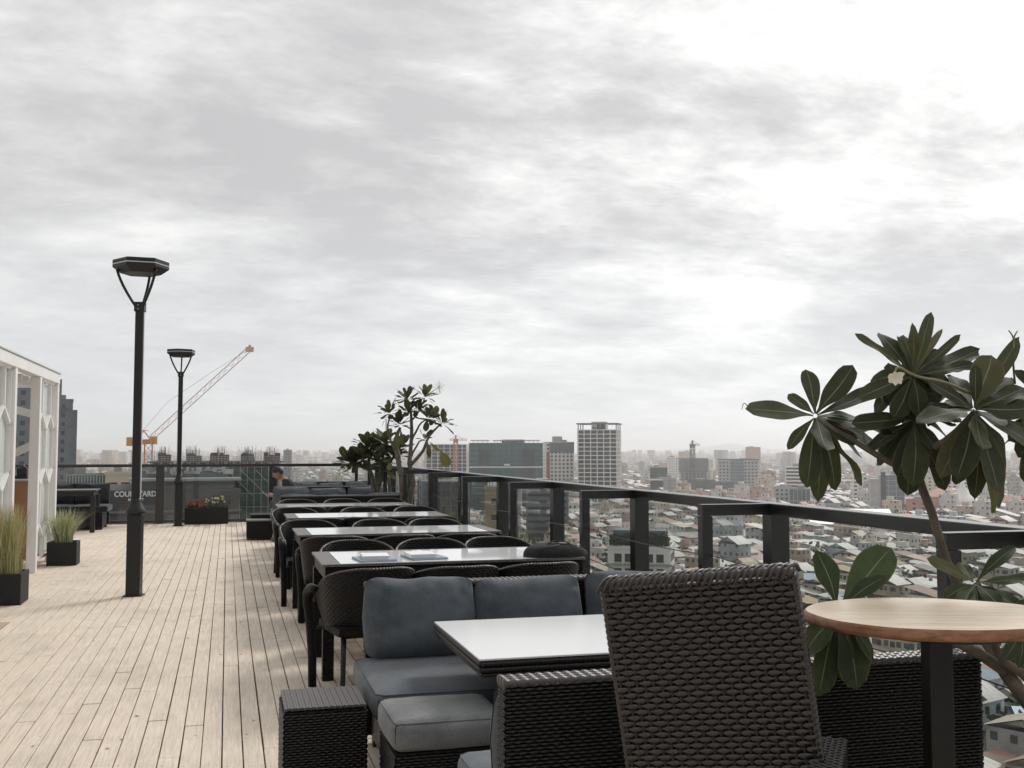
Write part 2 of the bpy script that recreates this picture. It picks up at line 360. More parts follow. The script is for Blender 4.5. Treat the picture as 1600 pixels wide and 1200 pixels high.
# ------------------------------------------------------------------ mesh helpers
class MB:
    "collects geometry; UVs are metres unless given"
    def __init__(s): s.v = []; s.f = []; s.uv = []; s.mi = []; s.sm = []
    def quadify(s, vs, fs, uvs=None, mi=0, sm=False):
        o = len(s.v); s.v += [tuple(p) for p in vs]
        for i, f in enumerate(fs):
            s.f.append([o + k for k in f]); s.mi.append(mi); s.sm.append(sm)
            s.uv.append(uvs[i] if uvs else None)
        return s
    def box(s, c, size, rz=0, mi=0, mat4=None, taper=1.0):
        hx, hy, hz = (k / 2 for k in size); P = []
        for z in (-hz, hz):
            k = taper if z > 0 else 1
            for x, y in ((-hx, -hy), (hx, -hy), (hx, hy), (-hx, hy)): P.append(Vector((x * k, y * k, z)))
        R = Matrix.Rotation(rz, 4, 'Z') if mat4 is None else mat4
        P = [R @ p + Vector(c) for p in P]
        return s.quadify(P, [(0, 3, 2, 1), (4, 5, 6, 7), (0, 1, 5, 4), (1, 2, 6, 5), (2, 3, 7, 6), (3, 0, 4, 7)], mi=mi)
    def b2(s, lo, hi, mi=0): return s.box([(a + b) / 2 for a, b in zip(lo, hi)], [b - a for a, b in zip(lo, hi)], mi=mi)
    def bar(s, a, b, w, h=None, mi=0, up=(0, 0, 1)):
        a = Vector(a); b = Vector(b); d = b - a; L = d.length; h = h or w
        z = d / L; u = Vector(up)
        if abs(z.dot(u)) > .98: u = Vector((0, 1, 0))
        x = u.cross(z).normalized(); y = z.cross(x)
        m = Matrix((x, y, z)).transposed().to_4x4()
        return s.box((a + b) / 2, (w, h, L), mat4=m, mi=mi)
    def tube(s, pts, r, n=8, mi=0, cap=True, sq=1.0):
        pts = [Vector(p) for p in pts]; R = r if isinstance(r, (list, tuple)) else [r] * len(pts)
        V = []; L = 0; Ls = []
        prevx = None
        for i, p in enumerate(pts):
            d = (pts[min(i + 1, len(pts) - 1)] - pts[max(i - 1, 0)]).normalized()
            if prevx is None:
                u = Vector((0, 0, 1)) if abs(d.z) < .9 else Vector((0, 1, 0)); x = u.cross(d).normalized()
            else: x = (prevx - d * prevx.dot(d)).normalized()
            y = d.cross(x); prevx = x
            if i: L += (pts[i] - pts[i - 1]).length
            Ls.append(L)
            for k in range(n):
                a = 2 * PI * k / n; V.append(p + x * (R[i] * math.cos(a)) + y * (R[i] * sq * math.sin(a)))
        Fs = []; U = []
        rr = max(R)
        for i in range(len(pts) - 1):
            for k in range(n):
                k2 = (k + 1) % n; Fs.append((i * n + k, i * n + k2, (i + 1) * n + k2, (i + 1) * n + k))
                a, b_ = 2 * PI * rr * k / n, 2 * PI * rr * (k + 1) / n
                U.append([(Ls[i], a), (Ls[i], b_), (Ls[i + 1], b_), (Ls[i + 1], a)])
        if cap:
            Fs += [tuple(range(n - 1, -1, -1)), tuple(range((len(pts) - 1) * n, len(pts) * n))]
            U += [[(0, 0)] * n, [(0, 0)] * n]
        return s.quadify(V, Fs, U, mi, True)
    def lathe(s, prof, n=24, c=(0, 0, 0), mi=0, sm=True, rz=0):
        V = []
        for r, z in prof:
            for k in range(n):
                a = 2 * PI * k / n + rz; V.append((c[0] + r * math.cos(a), c[1] + r * math.sin(a), c[2] + z))
        Fs = [(i * n + k, i * n + (k + 1) % n, (i + 1) * n + (k + 1) % n, (i + 1) * n + k) for i in range(len(prof) - 1) for k in range(n)]
        Fs += [tuple(range(n - 1, -1, -1)), tuple(range((len(prof) - 1) * n, len(prof) * n))]
        return s.quadify(V, Fs, None, mi, sm)
    def grid(s, fn, nu, nv, uvfn=None, mi=0, sm=True, flip=False):
        V = [fn(i / nu, j / nv) for j in range(nv + 1) for i in range(nu + 1)]
        Fs = []; U = []
        for j in range(nv):
            for i in range(nu):
                a = j * (nu + 1) + i; q = (a, a + 1, a + nu + 2, a + nu + 1)
                w = [(i / nu, j / nv), ((i + 1) / nu, j / nv), ((i + 1) / nu, (j + 1) / nv), (i / nu, (j + 1) / nv)]
                if uvfn: w = [uvfn(*k) for k in w]
                if flip: q = q[::-1]; w = w[::-1]
                Fs.append(q); U.append(w)
        return s.quadify(V, Fs, U, mi, sm)
    def mesh(s, name, mats):
        me = bpy.data.meshes.new(name)
        me.from_pydata([tuple(p) for p in s.v], [], s.f)
        uvl = me.uv_layers.new(name='UVMap')
        data = np.zeros(len(me.loops) * 2, dtype=np.float32); k = 0
        for f, uv in zip(s.f, s.uv):
            if uv is None:
                a, b, c = (Vector(s.v[f[i]]) for i in (0, 1, 2)); n = (b - a).cross(c - b)
                ax = max(range(3), key=lambda i: abs(n[i]))
                for vi in f:
                    p = s.v[vi]; q = (p[1], p[2]) if ax == 0 else (p[0], p[2]) if ax == 1 else (p[0], p[1])
                    data[k] = q[0]; data[k + 1] = q[1]; k += 2
            else:
                for q in uv: data[k] = q[0]; data[k + 1] = q[1]; k += 2
        uvl.data.foreach_set('uv', data)
        if not isinstance(mats, (list, tuple)): mats = [mats]
        for m in mats: me.materials.append(M[m] if isinstance(m, str) else m)
        me.polygons.foreach_set('material_index', s.mi); me.polygons.foreach_set('use_smooth', s.sm)
        me.update(); return me
def link(name, me, parent=None, loc=(0, 0, 0), rz=0, rot=None, scale=None):
    o = bpy.data.objects.new(name, me); COL.objects.link(o); o.location = loc
    o.rotation_euler = rot if rot is not None else (0, 0, rz)
    if scale is not None: o.scale = scale
    if parent is not None: o.parent = parent
    return o
def bevel(o, w=.004, seg=2):
    m = o.modifiers.new('bevel', 'BEVEL'); m.width = w; m.segments = seg; m.limit_method = 'ANGLE'; m.angle_limit = rad(40); return o
def mk(name, mb, mats, parent=None, loc=(0, 0, 0), rz=0, bev=0, kind=None, label=None):
    o = link(name, mb.mesh(name, mats), parent, loc, rz)
    if bev: bevel(o, bev)
    if kind: o['kind'] = kind
    if label: o['label'] = label
    return o
def thing(name, label, cat, loc=(0, 0, 0), rz=0, group=None):
    return tag(link(name, None, None, loc, rz), label, cat, group)
def tag(o, label, cat, group=None):
    o['label'] = label; o['category'] = cat
    if group: o['group'] = group
    return o
def kids(o): return [c for c in COL.objects if c.parent is o]
def copy_tree(o, loc=None, rz=None, label=None, group=None, _par=None, _map=None):
    if _map is None:
        _map = {}
        for c in COL.objects:
            if c.parent is not None: _map.setdefault(c.parent.name, []).append(c)
    c = o.copy(); COL.objects.link(c)
    if _par is not None: c.parent = _par
    if loc is not None: c.location = loc
    if rz is not None: c.rotation_euler = (0, 0, rz)
    if label: c['label'] = label
    if group: c['group'] = group
    for ch in _map.get(o.name, []): copy_tree(ch, _par=c, _map=_map)
    return c
rng = random.Random(7)
# ================================================================== deck
EDGE_X, EDGE_Y = 3.06, 22.62
struct = MB().b2((-14, -6, -.26), (EDGE_X, EDGE_Y, -.045))
deck = mk('deck', struct, 'joist', kind='structure')
b = MB().b2((-14, -6, -53), (EDGE_X - .12, EDGE_Y - .12, -.27)); mk('terrace_building_block', b, 'concrete', kind='structure')
def lay_boards():
    r = random.Random(3); boards = []
    w = .1; gap = .0062
    x = -7.0; row = 0
    while x < EDGE_X - .02:
        y = -1.5 + r.uniform(-2.4, 0)
        while y < EDGE_Y - .15:
            L = r.choice((1.8, 2.2, 2.6, 3.0)) + r.uniform(-.1, .1); y1 = min(y + L, EDGE_Y - .12)
            if y1 > -1.4 and y1 - y > .2: boards.append((x + w / 2 + r.uniform(-.0014, .0014), max(y, -1.5), y1 - r.uniform(.004, .011), r.uniform(-.002, .002)))
            y = y1
        x += w; row += 1
    def size(bd):
        x, y0, y1, _ = bd
        best = 0
        for k in range(5):
            y = y0 + (y1 - y0) * k / 4
            if y < 3: continue
            px, py, d = pix((x, y, 0))
            if d < 1 or not (-10 < px < 1610 and py < 1215): continue
            if x > .85 and y < 16: continue      # covered by the furniture
            if x < -2.3 and y < 15.5: continue
            best += 1 / d ** 1.7
        return -best
    boards.sort(key=size)
    cache = {}
    for i, (x, y0, y1, dz) in enumerate(boards[:298]):
        L = round(y1 - y0, 2)
        if L not in cache:
            cache[L] = MB().box((0, 0, -.0175), (w - gap, L, .035)).mesh('deck_board', 'deck_wood')
        o = link('deck_board', cache[L], deck, (x, (y0 + y1) / 2, dz)); bevel(o, .0022, 1)
    rest = MB()
    for x, y0, y1, dz in boards[298:]: rest.box((x, (y0 + y1) / 2, -.0175 + dz), (w - gap, y1 - y0 - .004, .035))
    mk('deck_boards_beyond', rest, 'deck_wood', deck, kind='stuff')
lay_boards()

# ================================================================== railings
RX = 2.97
def post_y(k): return 3.3 + 2.02 * k
def railings():
    t = thing('glass_railing', 'long black metal and glass railing on the right beside the dining tables', 'railing', (RX, 0, 0))
    mk('top_rail', MB().b2((-.055, -2.5, 1.135), (.055, 19.55 + 2.9, 1.2)), 'rail_paint', t, bev=.004)
    mk('bottom_rail', MB().b2((-.02, -2.5, .03), (.02, 22.4, .075)), 'rail_paint', t)
    post = MB().box((0, 0, .5675), (.11, .10, 1.133)).mesh('post', 'rail_paint')
    inner = MB().box((0, 0, .5675), (.062, .062, 1.135)).mesh('brace_post', 'rail_paint')
    beam = MB().b2((-.031, -.031, 1.137), (.43 - .056, .031, 1.198)).mesh('brace_beam', 'rail_paint')
    glass = MB().box((0, 0, .60), (.012, 1.90, 1.03)).mesh('glass_pane', 'clear_glass')
    ring = MB(); ring.tube([(.0, .0 + .018 * math.cos(a), .018 * math.sin(a)) for a in [k * PI / 6 for k in range(13)]], .004, 5)
    ring.tube([(-.0, -.03, 0), (0, .0, 0)], .005, 5)
    ring = ring.mesh('cable_eye', 'cable_steel')
    for k in range(-2, 10):
        y = post_y(k)
        link('post', post, t, (0, y, 0)); bevel(link('brace_post', inner, t, (-.43, y, 0)), .003)
        link('brace_beam', beam, t, (-.43, y, 0))
        if k < 9: link('glass_pane', glass, t, (.03, y + 1.01, 0))
        for z in (.92, .70): link('cable_eye', ring, t, (-.40, y + .05, z))
    for z in (.92, .70):
        pts = []
        for k in range(-2, 9):
            y0 = post_y(k)
            for j in range(8):
                u = j / 8; pts.append((-.40, y0 + u * 2.02, z - .02 * 4 * u * (1 - u)))
        mk('cable', MB().tube(pts, .0032, 5), 'cable_steel', t)
    t2 = thing('glass_fence', 'far end railing of black posts and clear glass behind the lamps', 'railing', (0, 22.5, 0))
    mk('top_rail', MB().b2((-9.0, -.05, 1.14), (RX + .055, .05, 1.2)), 'rail_paint', t2, bev=.004)
    mk('bottom_rail', MB().b2((-9.0, -.02, .03), (RX - .02, .02, .07)), 'rail_paint', t2)
    post2 = MB().box((0, -.02, .57), (.16, .10, 1.14)).mesh('post', 'rail_paint')
    xs = [-8.1, -5.8, -3.5, -1.30, .93]
    for x in xs: bevel(link('post', post2, t2, (x, 0, 0)), .004)
    pane = MB().box((0, 0, .6), (2.06, .012, 1.04)).mesh('glass_pane', 'clear_glass')
    for i in range(len(xs) - 1): link('glass_pane', pane, t2, ((xs[i] + xs[i + 1]) / 2, .03, 0))
    mk('glass_pane', MB().b2((1.03, .024, .08), (2.9, .036, 1.12)), 'clear_glass', t2)
railings()

# ================================================================== lamps
def lamp(loc, label, rz):
    t = thing('street_lamp', label, 'lamp post', loc, rz, 'black deck lamps')
    mk('pedestal', MB().b2((-.070, -.070, 0), (.070, .070, .83)), 'black_metal', t, bev=.005)
    mk('base_plate', MB().b2((-.092, -.085, .001), (.092, .085, .014)), 'black_metal', t)
    mk('collar', MB().lathe([(.078, .831), (.100, .845), (.100, .862), (.080, .90), (.06, .945), (.052, .965), (.052, 1.0)], 20), 'black_metal', t)
    mk('pole', MB().b2((-.04, -.04, .99), (.04, .04, 2.96)), 'black_metal', t, bev=.006)
    mk('pale_strip', MB().b2((.041, -.010, 1.0), (.046, .026, 2.93)), 'chrome_strip', t)  # thin pale strip down one side of the pole
    h = mk('pole_head', MB().b2((-.052, -.052, 2.93), (.052, .052, 3.03)), 'black_metal', t, bev=.006)
    for k in range(2): mk('bolt', MB().tube([(-.01, -.053, 2.955 + .04 * k), (-.01, -.058, 2.955 + .04 * k)], .006, 8), 'chrome_strip', h)
    for k in range(3):
        a = rad(200 + 120 * k); pts = []
        for j in range(9):
            u = j / 8; rr = .035 + .20 * (.5 * u + .5 * math.sin(u * PI / 2)); pts.append((rr * math.cos(a), rr * math.sin(a), 2.97 + .385 * u))
        mk('arm', MB().tube(pts, .015, 6), 'black_metal', t)
    def hexp(r, z): return [(r * math.cos(rad(60 * k + 12)), r * math.sin(rad(60 * k + 12)), z) for k in range(6)]
    def hexs(prof, name, m):
        V = []; 
        for r, z in prof: V += hexp(r, z)
        n = 6; Fs = [(i * n + k, i * n + (k + 1) % n, (i + 1) * n + (k + 1) % n, (i + 1) * n + k) for i in range(len(prof) - 1) for k in range(n)]
        Fs += [tuple(range(n - 1, -1, -1)), tuple(range((len(prof) - 1) * n, len(prof) * n))]
        return mk(name, MB().quadify(V, Fs), m, t)
    hexs([(.20, 3.325), (.280, 3.385), (.280, 3.412)], 'lamp_housing', 'black_metal')
    hexs([(.283, 3.413), (.283, 3.422)], 'lamp_trim', 'chrome_strip')
    hexs([(.280, 3.423), (.280, 3.462), (.255, 3.469)], 'lamp_cap', 'black_metal')
    return t
l1 = lamp((-.90, 11.51, 0), 'nearer black lamp post with hexagonal head standing on the open deck', rad(-8))
l2 = copy_tree(l1, (-.91, 21.7, 0), rad(9), 'farther black lamp post standing beside the flower box at the glass fence')

# ================================================================== pavilion
def pavilion():
    X = -2.28; Z = 2.52
    t = thing('white_pavilion', 'white framed glass pavilion with hexagon lattice at the left edge', 'pavilion', (X, 12, 0))
    def Y(y): return y - 12
    mk('roof_beam', MB().b2((-.06, Y(4), Z - .13), (.06, Y(15.44), Z)), 'white_paint', t, bev=.006)
    mk('roof_flashing', MB().b2((-.10, Y(4), Z + .002), (.07, Y(15.46), Z + .016)), 'wall_grey', t)
    mk('end_beam', MB().b2((-4.2, Y(15.32), Z - .13), (-.062, Y(15.44), Z - .002)), 'white_paint', t)
    col = MB().b2((-.055, -.055, 0), (.055, .055, Z - .132)).mesh('column', 'white_paint')
    for y in (15.38, 13.98, 12.42, 10.9, 9.2): bevel(link('column', col, t, (0, Y(y), 0)), .005)
    for x in (-2.1, -4.15): bevel(link('column', col, t, (x, Y(15.38), 0)), .005)
    raf = MB().b2((-4.2, -.03, Z - .21), (-.062, .03, Z - .135)).mesh('rafter', 'white_paint')
    for y in (15.0, 14.7, 14.3, 13.8, 13.4, 12.9, 12.3, 11.6, 10.9): link('rafter', raf, t, (0, Y(y), 0))
    mk('roof_panel', MB().b2((-4.2, Y(4), Z - .0), (-.105, Y(14.0), Z + .018)), 'frosted_glass', t)
    def screen(y0, y1, n, axis='y', xx=0):
        s = mk('lattice_screen', lattice(y1 - y0, n, .13, Z - .14), 'white_paint', t, (xx, Y(y0), 0), rad(90) if axis == 'y' else 0)
        mk('screen_pane', MB().b2((.02, -.006, .17), (y1 - y0 - .02, .006, Z - .17)), 'frosted_glass', s, (0, .028, 0))
    screen(14.04, 15.32, 2); screen(10.96, 12.36, 2); screen(9.26, 10.84, 2)
    # end wall further in, and braces standing for a neighbour's sloped roof edge
    mk('inner_wall', MB().b2((-3.2, Y(15.30), 0), (-1.0, Y(15.34), 1.62)), 'white_paint', t)
    mk('brace', MB().bar((-1.15, Y(15.2), 2.22), (-.10, Y(15.2), 1.93), .06, .10), 'white_paint', t)
    mk('brace', MB().bar((-1.15, Y(15.2), 1.10), (-.10, Y(15.2), 1.62), .06, .10), 'white_paint', t)
def lattice(W, n, z0, z1):
    m = MB(); p = W / n; bw = .030; d = .045
    def bar(a, b): m.bar((a[0], 0, a[1]), (b[0], 0, b[1]), bw, d, up=(0, 1, 0))
    def clipbar(a, b):
        if a[1] > b[1]: a, b = b, a
        if b[1] <= z0 or a[1] >= z1: return
        if a[1] < z0: u = (z0 - a[1]) / (b[1] - a[1]); a = (a[0] + (b[0] - a[0]) * u, z0)
        if b[1] > z1: u = (z1 - a[1]) / (b[1] - a[1]); b = (a[0] + (b[0] - a[0]) * u, z1)
        bar(a, b)
    bar((0, z0), (W, z0)); bar((0, z1), (W, z1)); bar((.015, z0), (.015, z1)); bar((W - .015, z0), (W - .015, z1))
    sv, dv = .50, .20; z = z1 - .42 - (sv + dv) * 4
    for r in range(6):
        zz = z + r * (sv + dv); off = (r % 2) * p / 2
        for i in range(-1, n + 1):
            x = i * p + off + p / 2
            if 0.0 < x < W: clipbar((x, zz), (x, zz + sv))
            for s in (-1, 1):
                x2 = x + s * p / 2
                a, b = (x, zz + sv), (x2, zz + sv + dv)
                lo, hi = min(a[0], b[0]), max(a[0], b[0])
                if lo < -.001 or hi > W + .001: continue
                clipbar(a, b)
    return m
pavilion()
CP = at(30, 800, 14.6)
t = thing('bar_counter', 'brown wooden bar counter inside the white pavilion opening', 'counter', (CP.x, CP.y, 0))
mk('counter_front', MB().b2((-.42, -.25, 0), (.32, .25, 1.06)), 'counter_wood', t, bev=.004)
mk('counter_top', MB().b2((-.45, -.28, 1.062), (.35, .28, 1.09)), 'wall_grey', t, bev=.004)
t = thing('coffee_machine', 'small black machine standing on the bar counter', 'machine', (CP.x + .05, CP.y - .03, 1.092))
mk('machine_body', MB().b2((-.10, -.10, 0), (.06, .10, .045)).b2((-.08, -.08, .045), (.05, .08, .15)), 'black_metal', t, bev=.008)
mk('spout', MB().tube([(-.11, 0, .02), (-.14, 0, .03), (-.14, 0, .07)], .012, 8), 'black_metal', t)
mk('lid', MB().lathe([(.05, .151), (.05, .165), (.015, .172), (.015, .195)], 14, c=(-.01, 0, 0)), 'black_metal', t)

# ================================================================== planters and their plants
def planter(loc, size, label, rz=0):
    L, W, H = size
    t = thing('planter_box', label, 'planter', loc, rz)
    m = MB(); w = .025
    m.b2((-L / 2, -W / 2, .0), (L / 2, -W / 2 + w, H)).b2((-L / 2, W / 2 - w, 0), (L / 2, W / 2, H))
    m.b2((-L / 2, -W / 2 + w, 0), (-L / 2 + w, W / 2 - w, H)).b2((L / 2 - w, -W / 2 + w, 0), (L / 2, W / 2 - w, H)).b2((-L / 2 + w, -W / 2 + w, 0.001), (L / 2 - w, W / 2 - w, .03))
    mk('box_wall', m, 'planter_black', t, bev=.004)
    s = MB().grid(lambda u, v: (-L / 2 + w + u * (L - 2 * w), -W / 2 + w + v * (W - 2 * w), H - .045 + .015 * mnoise.noise(Vector((u * 7, v * 7, loc[0])))), 12, 8)
    mk('soil', s, 'soil', t); return t
def blades(n, area, h, lean, w, seed, curl=1.0, cz=0.0):
    r = random.Random(seed); m = MB()
    for i in range(n):
        x, y = r.uniform(-area[0], area[0]), r.uniform(-area[1], area[1]); a = r.uniform(0, 2 * PI); H = h * r.uniform(.5, 1.0); l = lean * r.uniform(.15, 1) * H
        dx, dy = math.cos(a), math.sin(a); px, py = -dy, dx; V = []; k = 5; ww = w * r.uniform(.6, 1.2)
        for j in range(k + 1):
            u = j / k; q = l * u ** 1.8; z = H * (u - .18 * curl * (l / H) * u * u); wd = ww * (1 - u ** 2.2) * .5 + .0004
            V.append((x + dx * q - px * wd, y + dy * q - py * wd, z)); V.append((x + dx * q + px * wd, y + dy * q + py * wd, z))
        m.quadify(V, [(2 * j, 2 * j + 1, 2 * j + 3, 2 * j + 2) for j in range(k)], sm=True)
    return m
planter((-2.12, 11.32, 0), (.44, .44, .30), 'near black planter box of tall feathery grass at the left edge')
o = mk('feather_grass', blades(1500, (.17, .16), .74, .32, .005, 1), 'grass_blades', loc=(-2.12, 11.32, .27)); tag(o, 'tall feathery green and straw coloured grass in the nearest left planter', 'grass')
planter((-2.04, 14.86, 0), (.36, .36, .30), 'smaller black planter box in front of the lattice corner')
o = mk('spiky_grass', blades(560, (.10, .10), .52, .85, .009, 2), 'grass_pale', loc=(-2.04, 14.86, .27)); tag(o, 'pale spiky arching grass in the planter by the lattice corner', 'grass')
planter((-.38, 22.18, 0), (.84, .28, .33), 'long low black planter box of flowers at the glass fence')
def flower_bed(x0, x1, h, seed, pet, label, name, nf):
    r = random.Random(seed)
    t = thing(name, label, 'flowers', ((x0 + x1) / 2, 22.16, .29)); L = (x1 - x0) / 2
    m = MB()
    for i in range(420):
        x, y, z = r.gauss(0, L * .5), r.gauss(0, .09), abs(r.gauss(.03, h * .42)); x = max(-L, min(L, x)); z = min(z, h)
        d = Vector((r.uniform(-1, 1), r.uniform(-1, 1), r.uniform(-.2, 1))).normalized(); s = r.uniform(.018, .036); q = d.cross(Vector((.3, .5, .8))).normalized() * s * .45
        c = Vector((x, y, z)); m.quadify([c, c + d * s * .5 + q, c + d * s, c + d * s * .5 - q], [(0, 1, 2, 3)])
    mk('foliage', m, 'small_leaves', t)
    for i in range(nf):
        x, y, z = r.uniform(-L, L) * .92, r.uniform(-.12, .08), h * r.uniform(.55, 1.1); m = MB()
        for k in range(16):
            p = Vector((r.gauss(0, 1), r.gauss(0, 1), r.gauss(.4, 1))).normalized() * r.uniform(.018, .030); q = p.cross(Vector((.3, .8, .4))).normalized() * .010
            m.quadify([(0, 0, 0), p * .6 + q, p, p * .6 - q], [(0, 1, 2, 3)])
        m.lathe([(.006, 0), (.009, .006), (.003, .011)], 8)
        mk('flower_head', m, pet, t, (x, y, z))
flower_bed(-.78, -.42, .13, 5, 'petals_mixed', 'low red flowers on the left half of the flower box', 'red_flowers', 26)
flower_bed(-.42, .06, .24, 6, 'petals_cream', 'taller cream flowers on the right half of the flower box', 'cream_flowers', 18)
planter((2.72, 12.3, 0), (.24, 6.5, .34), 'long narrow black trough between the braces and the glass railing')
for i, (y, h, n, lab) in enumerate(((15.6, .46, 60, 'farthest wispy grass tuft behind the glass tables'), (13.4, .48, 90, 'grass tuft with broad pale blades beside the fourth brace post'), (11.7, .42, 70, 'loose grass tuft in the trough beyond the farther tables'), (9.75, .52, 90, 'grass tuft with tallest leaning blades beside the third brace post'))):
    o = mk('grass_tuft', blades(n, (.07, .22), h, .5, .016, 20 + i), 'grass_green', loc=(2.72, y, .31)); tag(o, lab, 'grass', 'grass tufts in the railing trough')

# ================================================================== woven furniture
def rounded_box(size, r=.03, seg=3, bulge=0.0, n=10, seed=0, wr=0.0):
    "soft box: a subdivided box pushed to a rounded form with slight wrinkles"
    L, W, H = size; m = MB(); sh = Vector((seed * 3.1, seed, 0))
    def face(ax, sg):
        nu = n; nv = n
        def fn(u, v):
            a, b_ = 2 * u - 1, 2 * v - 1
            # denser near edges
            a = math.copysign(abs(a) ** .75, a); b_ = math.copysign(abs(b_) ** .75, b_)
            p = [0, 0, 0]; p[ax] = sg; p[(ax + 1) % 3] = a; p[(ax + 2) % 3] = b_
            h = Vector((L / 2, W / 2, H / 2)); q = Vector((p[0] * h.x, p[1] * h.y, p[2] * h.z))
            inner = Vector((max(-h.x + r, min(h.x - r, q.x)), max(-h.y + r, min(h.y - r, q.y)), max(-h.z + r, min(h.z - r, q.z))))
            d = q - inner
            if d.length > 1e-9: q = inner + d.normalized() * r
            k = (1 - p[(ax + 1) % 3] ** 2) * (1 - p[(ax + 2) % 3] ** 2)
            nn = Vector((0, 0, 0)); nn[ax] = sg
            q += nn * bulge * k
            if wr: q += nn * wr * (mnoise.noise(q * 7 + sh) + .5 * mnoise.noise(q * 16 + sh))
            return q
        m.grid(fn, nu, nv, flip=(sg < 0))
    for ax in range(3):
        for sg in (-1, 1): face(ax, sg)
    return m
def pillow(W, H, T, seed):
    "back pillow standing in the XZ plane, pinched edges, creases, sagging top"
    r = random.Random(seed); m = MB(); ph = [r.uniform(0, 6) for _ in range(6)]; sh = Vector((seed * 5.7, seed * 2.3, seed))
    def P(u, v, sg):
        a, b_ = 2 * u - 1, 2 * v - 1
        cx = math.copysign(1 - (1 - abs(a)) ** 1.6, a); cz = math.copysign(1 - (1 - abs(b_)) ** 1.6, b_)
        rr = max(abs(a), abs(b_))
        # superellipse outline
        e = 10.0; q = (abs(cx) ** e + abs(cz) ** e) ** (1 / e) or 1; mx = max(abs(cx), abs(cz)); k = mx / q
        x, z = cx * k, cz * k
        prof = (max(0, 1 - abs(x) ** 3.4) ** .55) * (max(0, 1 - abs(z) ** 3.4) ** .55)
        X, Z = x * W / 2, z * H / 2
        top = .5 + .5 * z
        Z -= top * ((.004 * math.sin(x * 2.2 + ph[0]) + .003 * math.sin(x * 5 + ph[1]) + .006 * mnoise.noise(Vector((x * 2.5, 0, 0)) + sh))) + .002 * top * (1 - x * x)
        X -= .008 * abs(z) * x * (1 + math.sin(ph[2]))
        th = T / 2 * (prof * (1.08 - .22 * top)) + .006
        cre = 0
        for i, (dx, dz) in enumerate(((.7, .3), (-.8, .25), (.2, .9))):
            cre += .006 * (abs(math.sin((x * dx + z * dz) * 5.2 + ph[3 + i] + 2.5 * mnoise.noise(Vector((x, z, i)) * 1.6 + sh))) ** 4) * (abs(x) ** 2 + abs(z) ** 2) * .7
        w = .010 * mnoise.noise(Vector((x * 3, z * 2.4, sg)) + sh) + .005 * mnoise.noise(Vector((x * 9, z * 5, sg)) + sh)
        edge = prof
        return Vector((X, sg * (th + (w - cre) * min(1, edge * 2.5)), Z))
    m.grid(lambda u, v: P(u, v, -1), 40, 30)
    m.grid(lambda u, v: P(u, v, 1), 24, 18, flip=True)
    return m
def strand_mesh(W, row, period, phase, amp=.0036, bend=0.0, n=6, per=6):
    "one woven strand, running along X, passing in front of and behind the stakes (front is -Y)"
    N = max(8, int(W / period * per)); V = []
    for i in range(N + 1):
        x = -W / 2 + W * i / N; s = math.sin(2 * PI * (x / period) + phase); o = -amp * math.copysign(abs(s) ** .5, s) + bend * (x / (W / 2)) ** 2
        hh = row * (.54 if s > 0 else .46)
        for k in range(n):
            a = 2 * PI * k / n; V.append((x, o + .0030 * math.cos(a), hh * math.sin(a)))
    Fs = [(i * n + k, (i + 1) * n + k, (i + 1) * n + (k + 1) % n, i * n + (k + 1) % n) for i in range(N) for k in range(n)]
    return V, Fs
def rim_tube(m, pts, r, pitch=.022, n=8, mi=0, sub=6):
    "wicker wrapped rim: ridged tube"
    pts = [Vector(p) for p in pts]; P = []; R = []
    for i in range(len(pts) - 1):
        L = (pts[i + 1] - pts[i]).length; k = max(1, int(L / pitch * 4))
        for j in range(k): P.append(pts[i].lerp(pts[i + 1], j / k))
    P.append(pts[-1]); d = 0
    for i, p in enumerate(P):
        if i: d += (P[i] - P[i - 1]).length
        R.append(r * (1 - .24 * (abs(math.cos(PI * d / pitch)) ** 4)))
    m.tube(P, R, n, mi=mi)
def woven_face(m, W, H, row=.0108, period=.034, o=Vector((0, 0, 0)), ax=Vector((1, 0, 0)), nrm=Vector((0, -1, 0)), mi=0, per=5):
    "real woven relief in one mesh: strands on a face of width W, height H, whose lower left corner is o"
    k = int(H / row)
    up = Vector((0, 0, 1)) if abs(nrm.z) < .5 else nrm.cross(ax)
    for i in range(k):
        V, Fs = strand_mesh(W, row, period, PI * (i % 2) + (.5 if i % 5 == 0 else 0), amp=.0024, n=4, per=per)
        z = (i + .5) * H / k
        m.quadify([o + ax * (x + W / 2) + up * (z + zz) + nrm * (-y) for x, y, zz in V], Fs, mi=mi, sm=True)

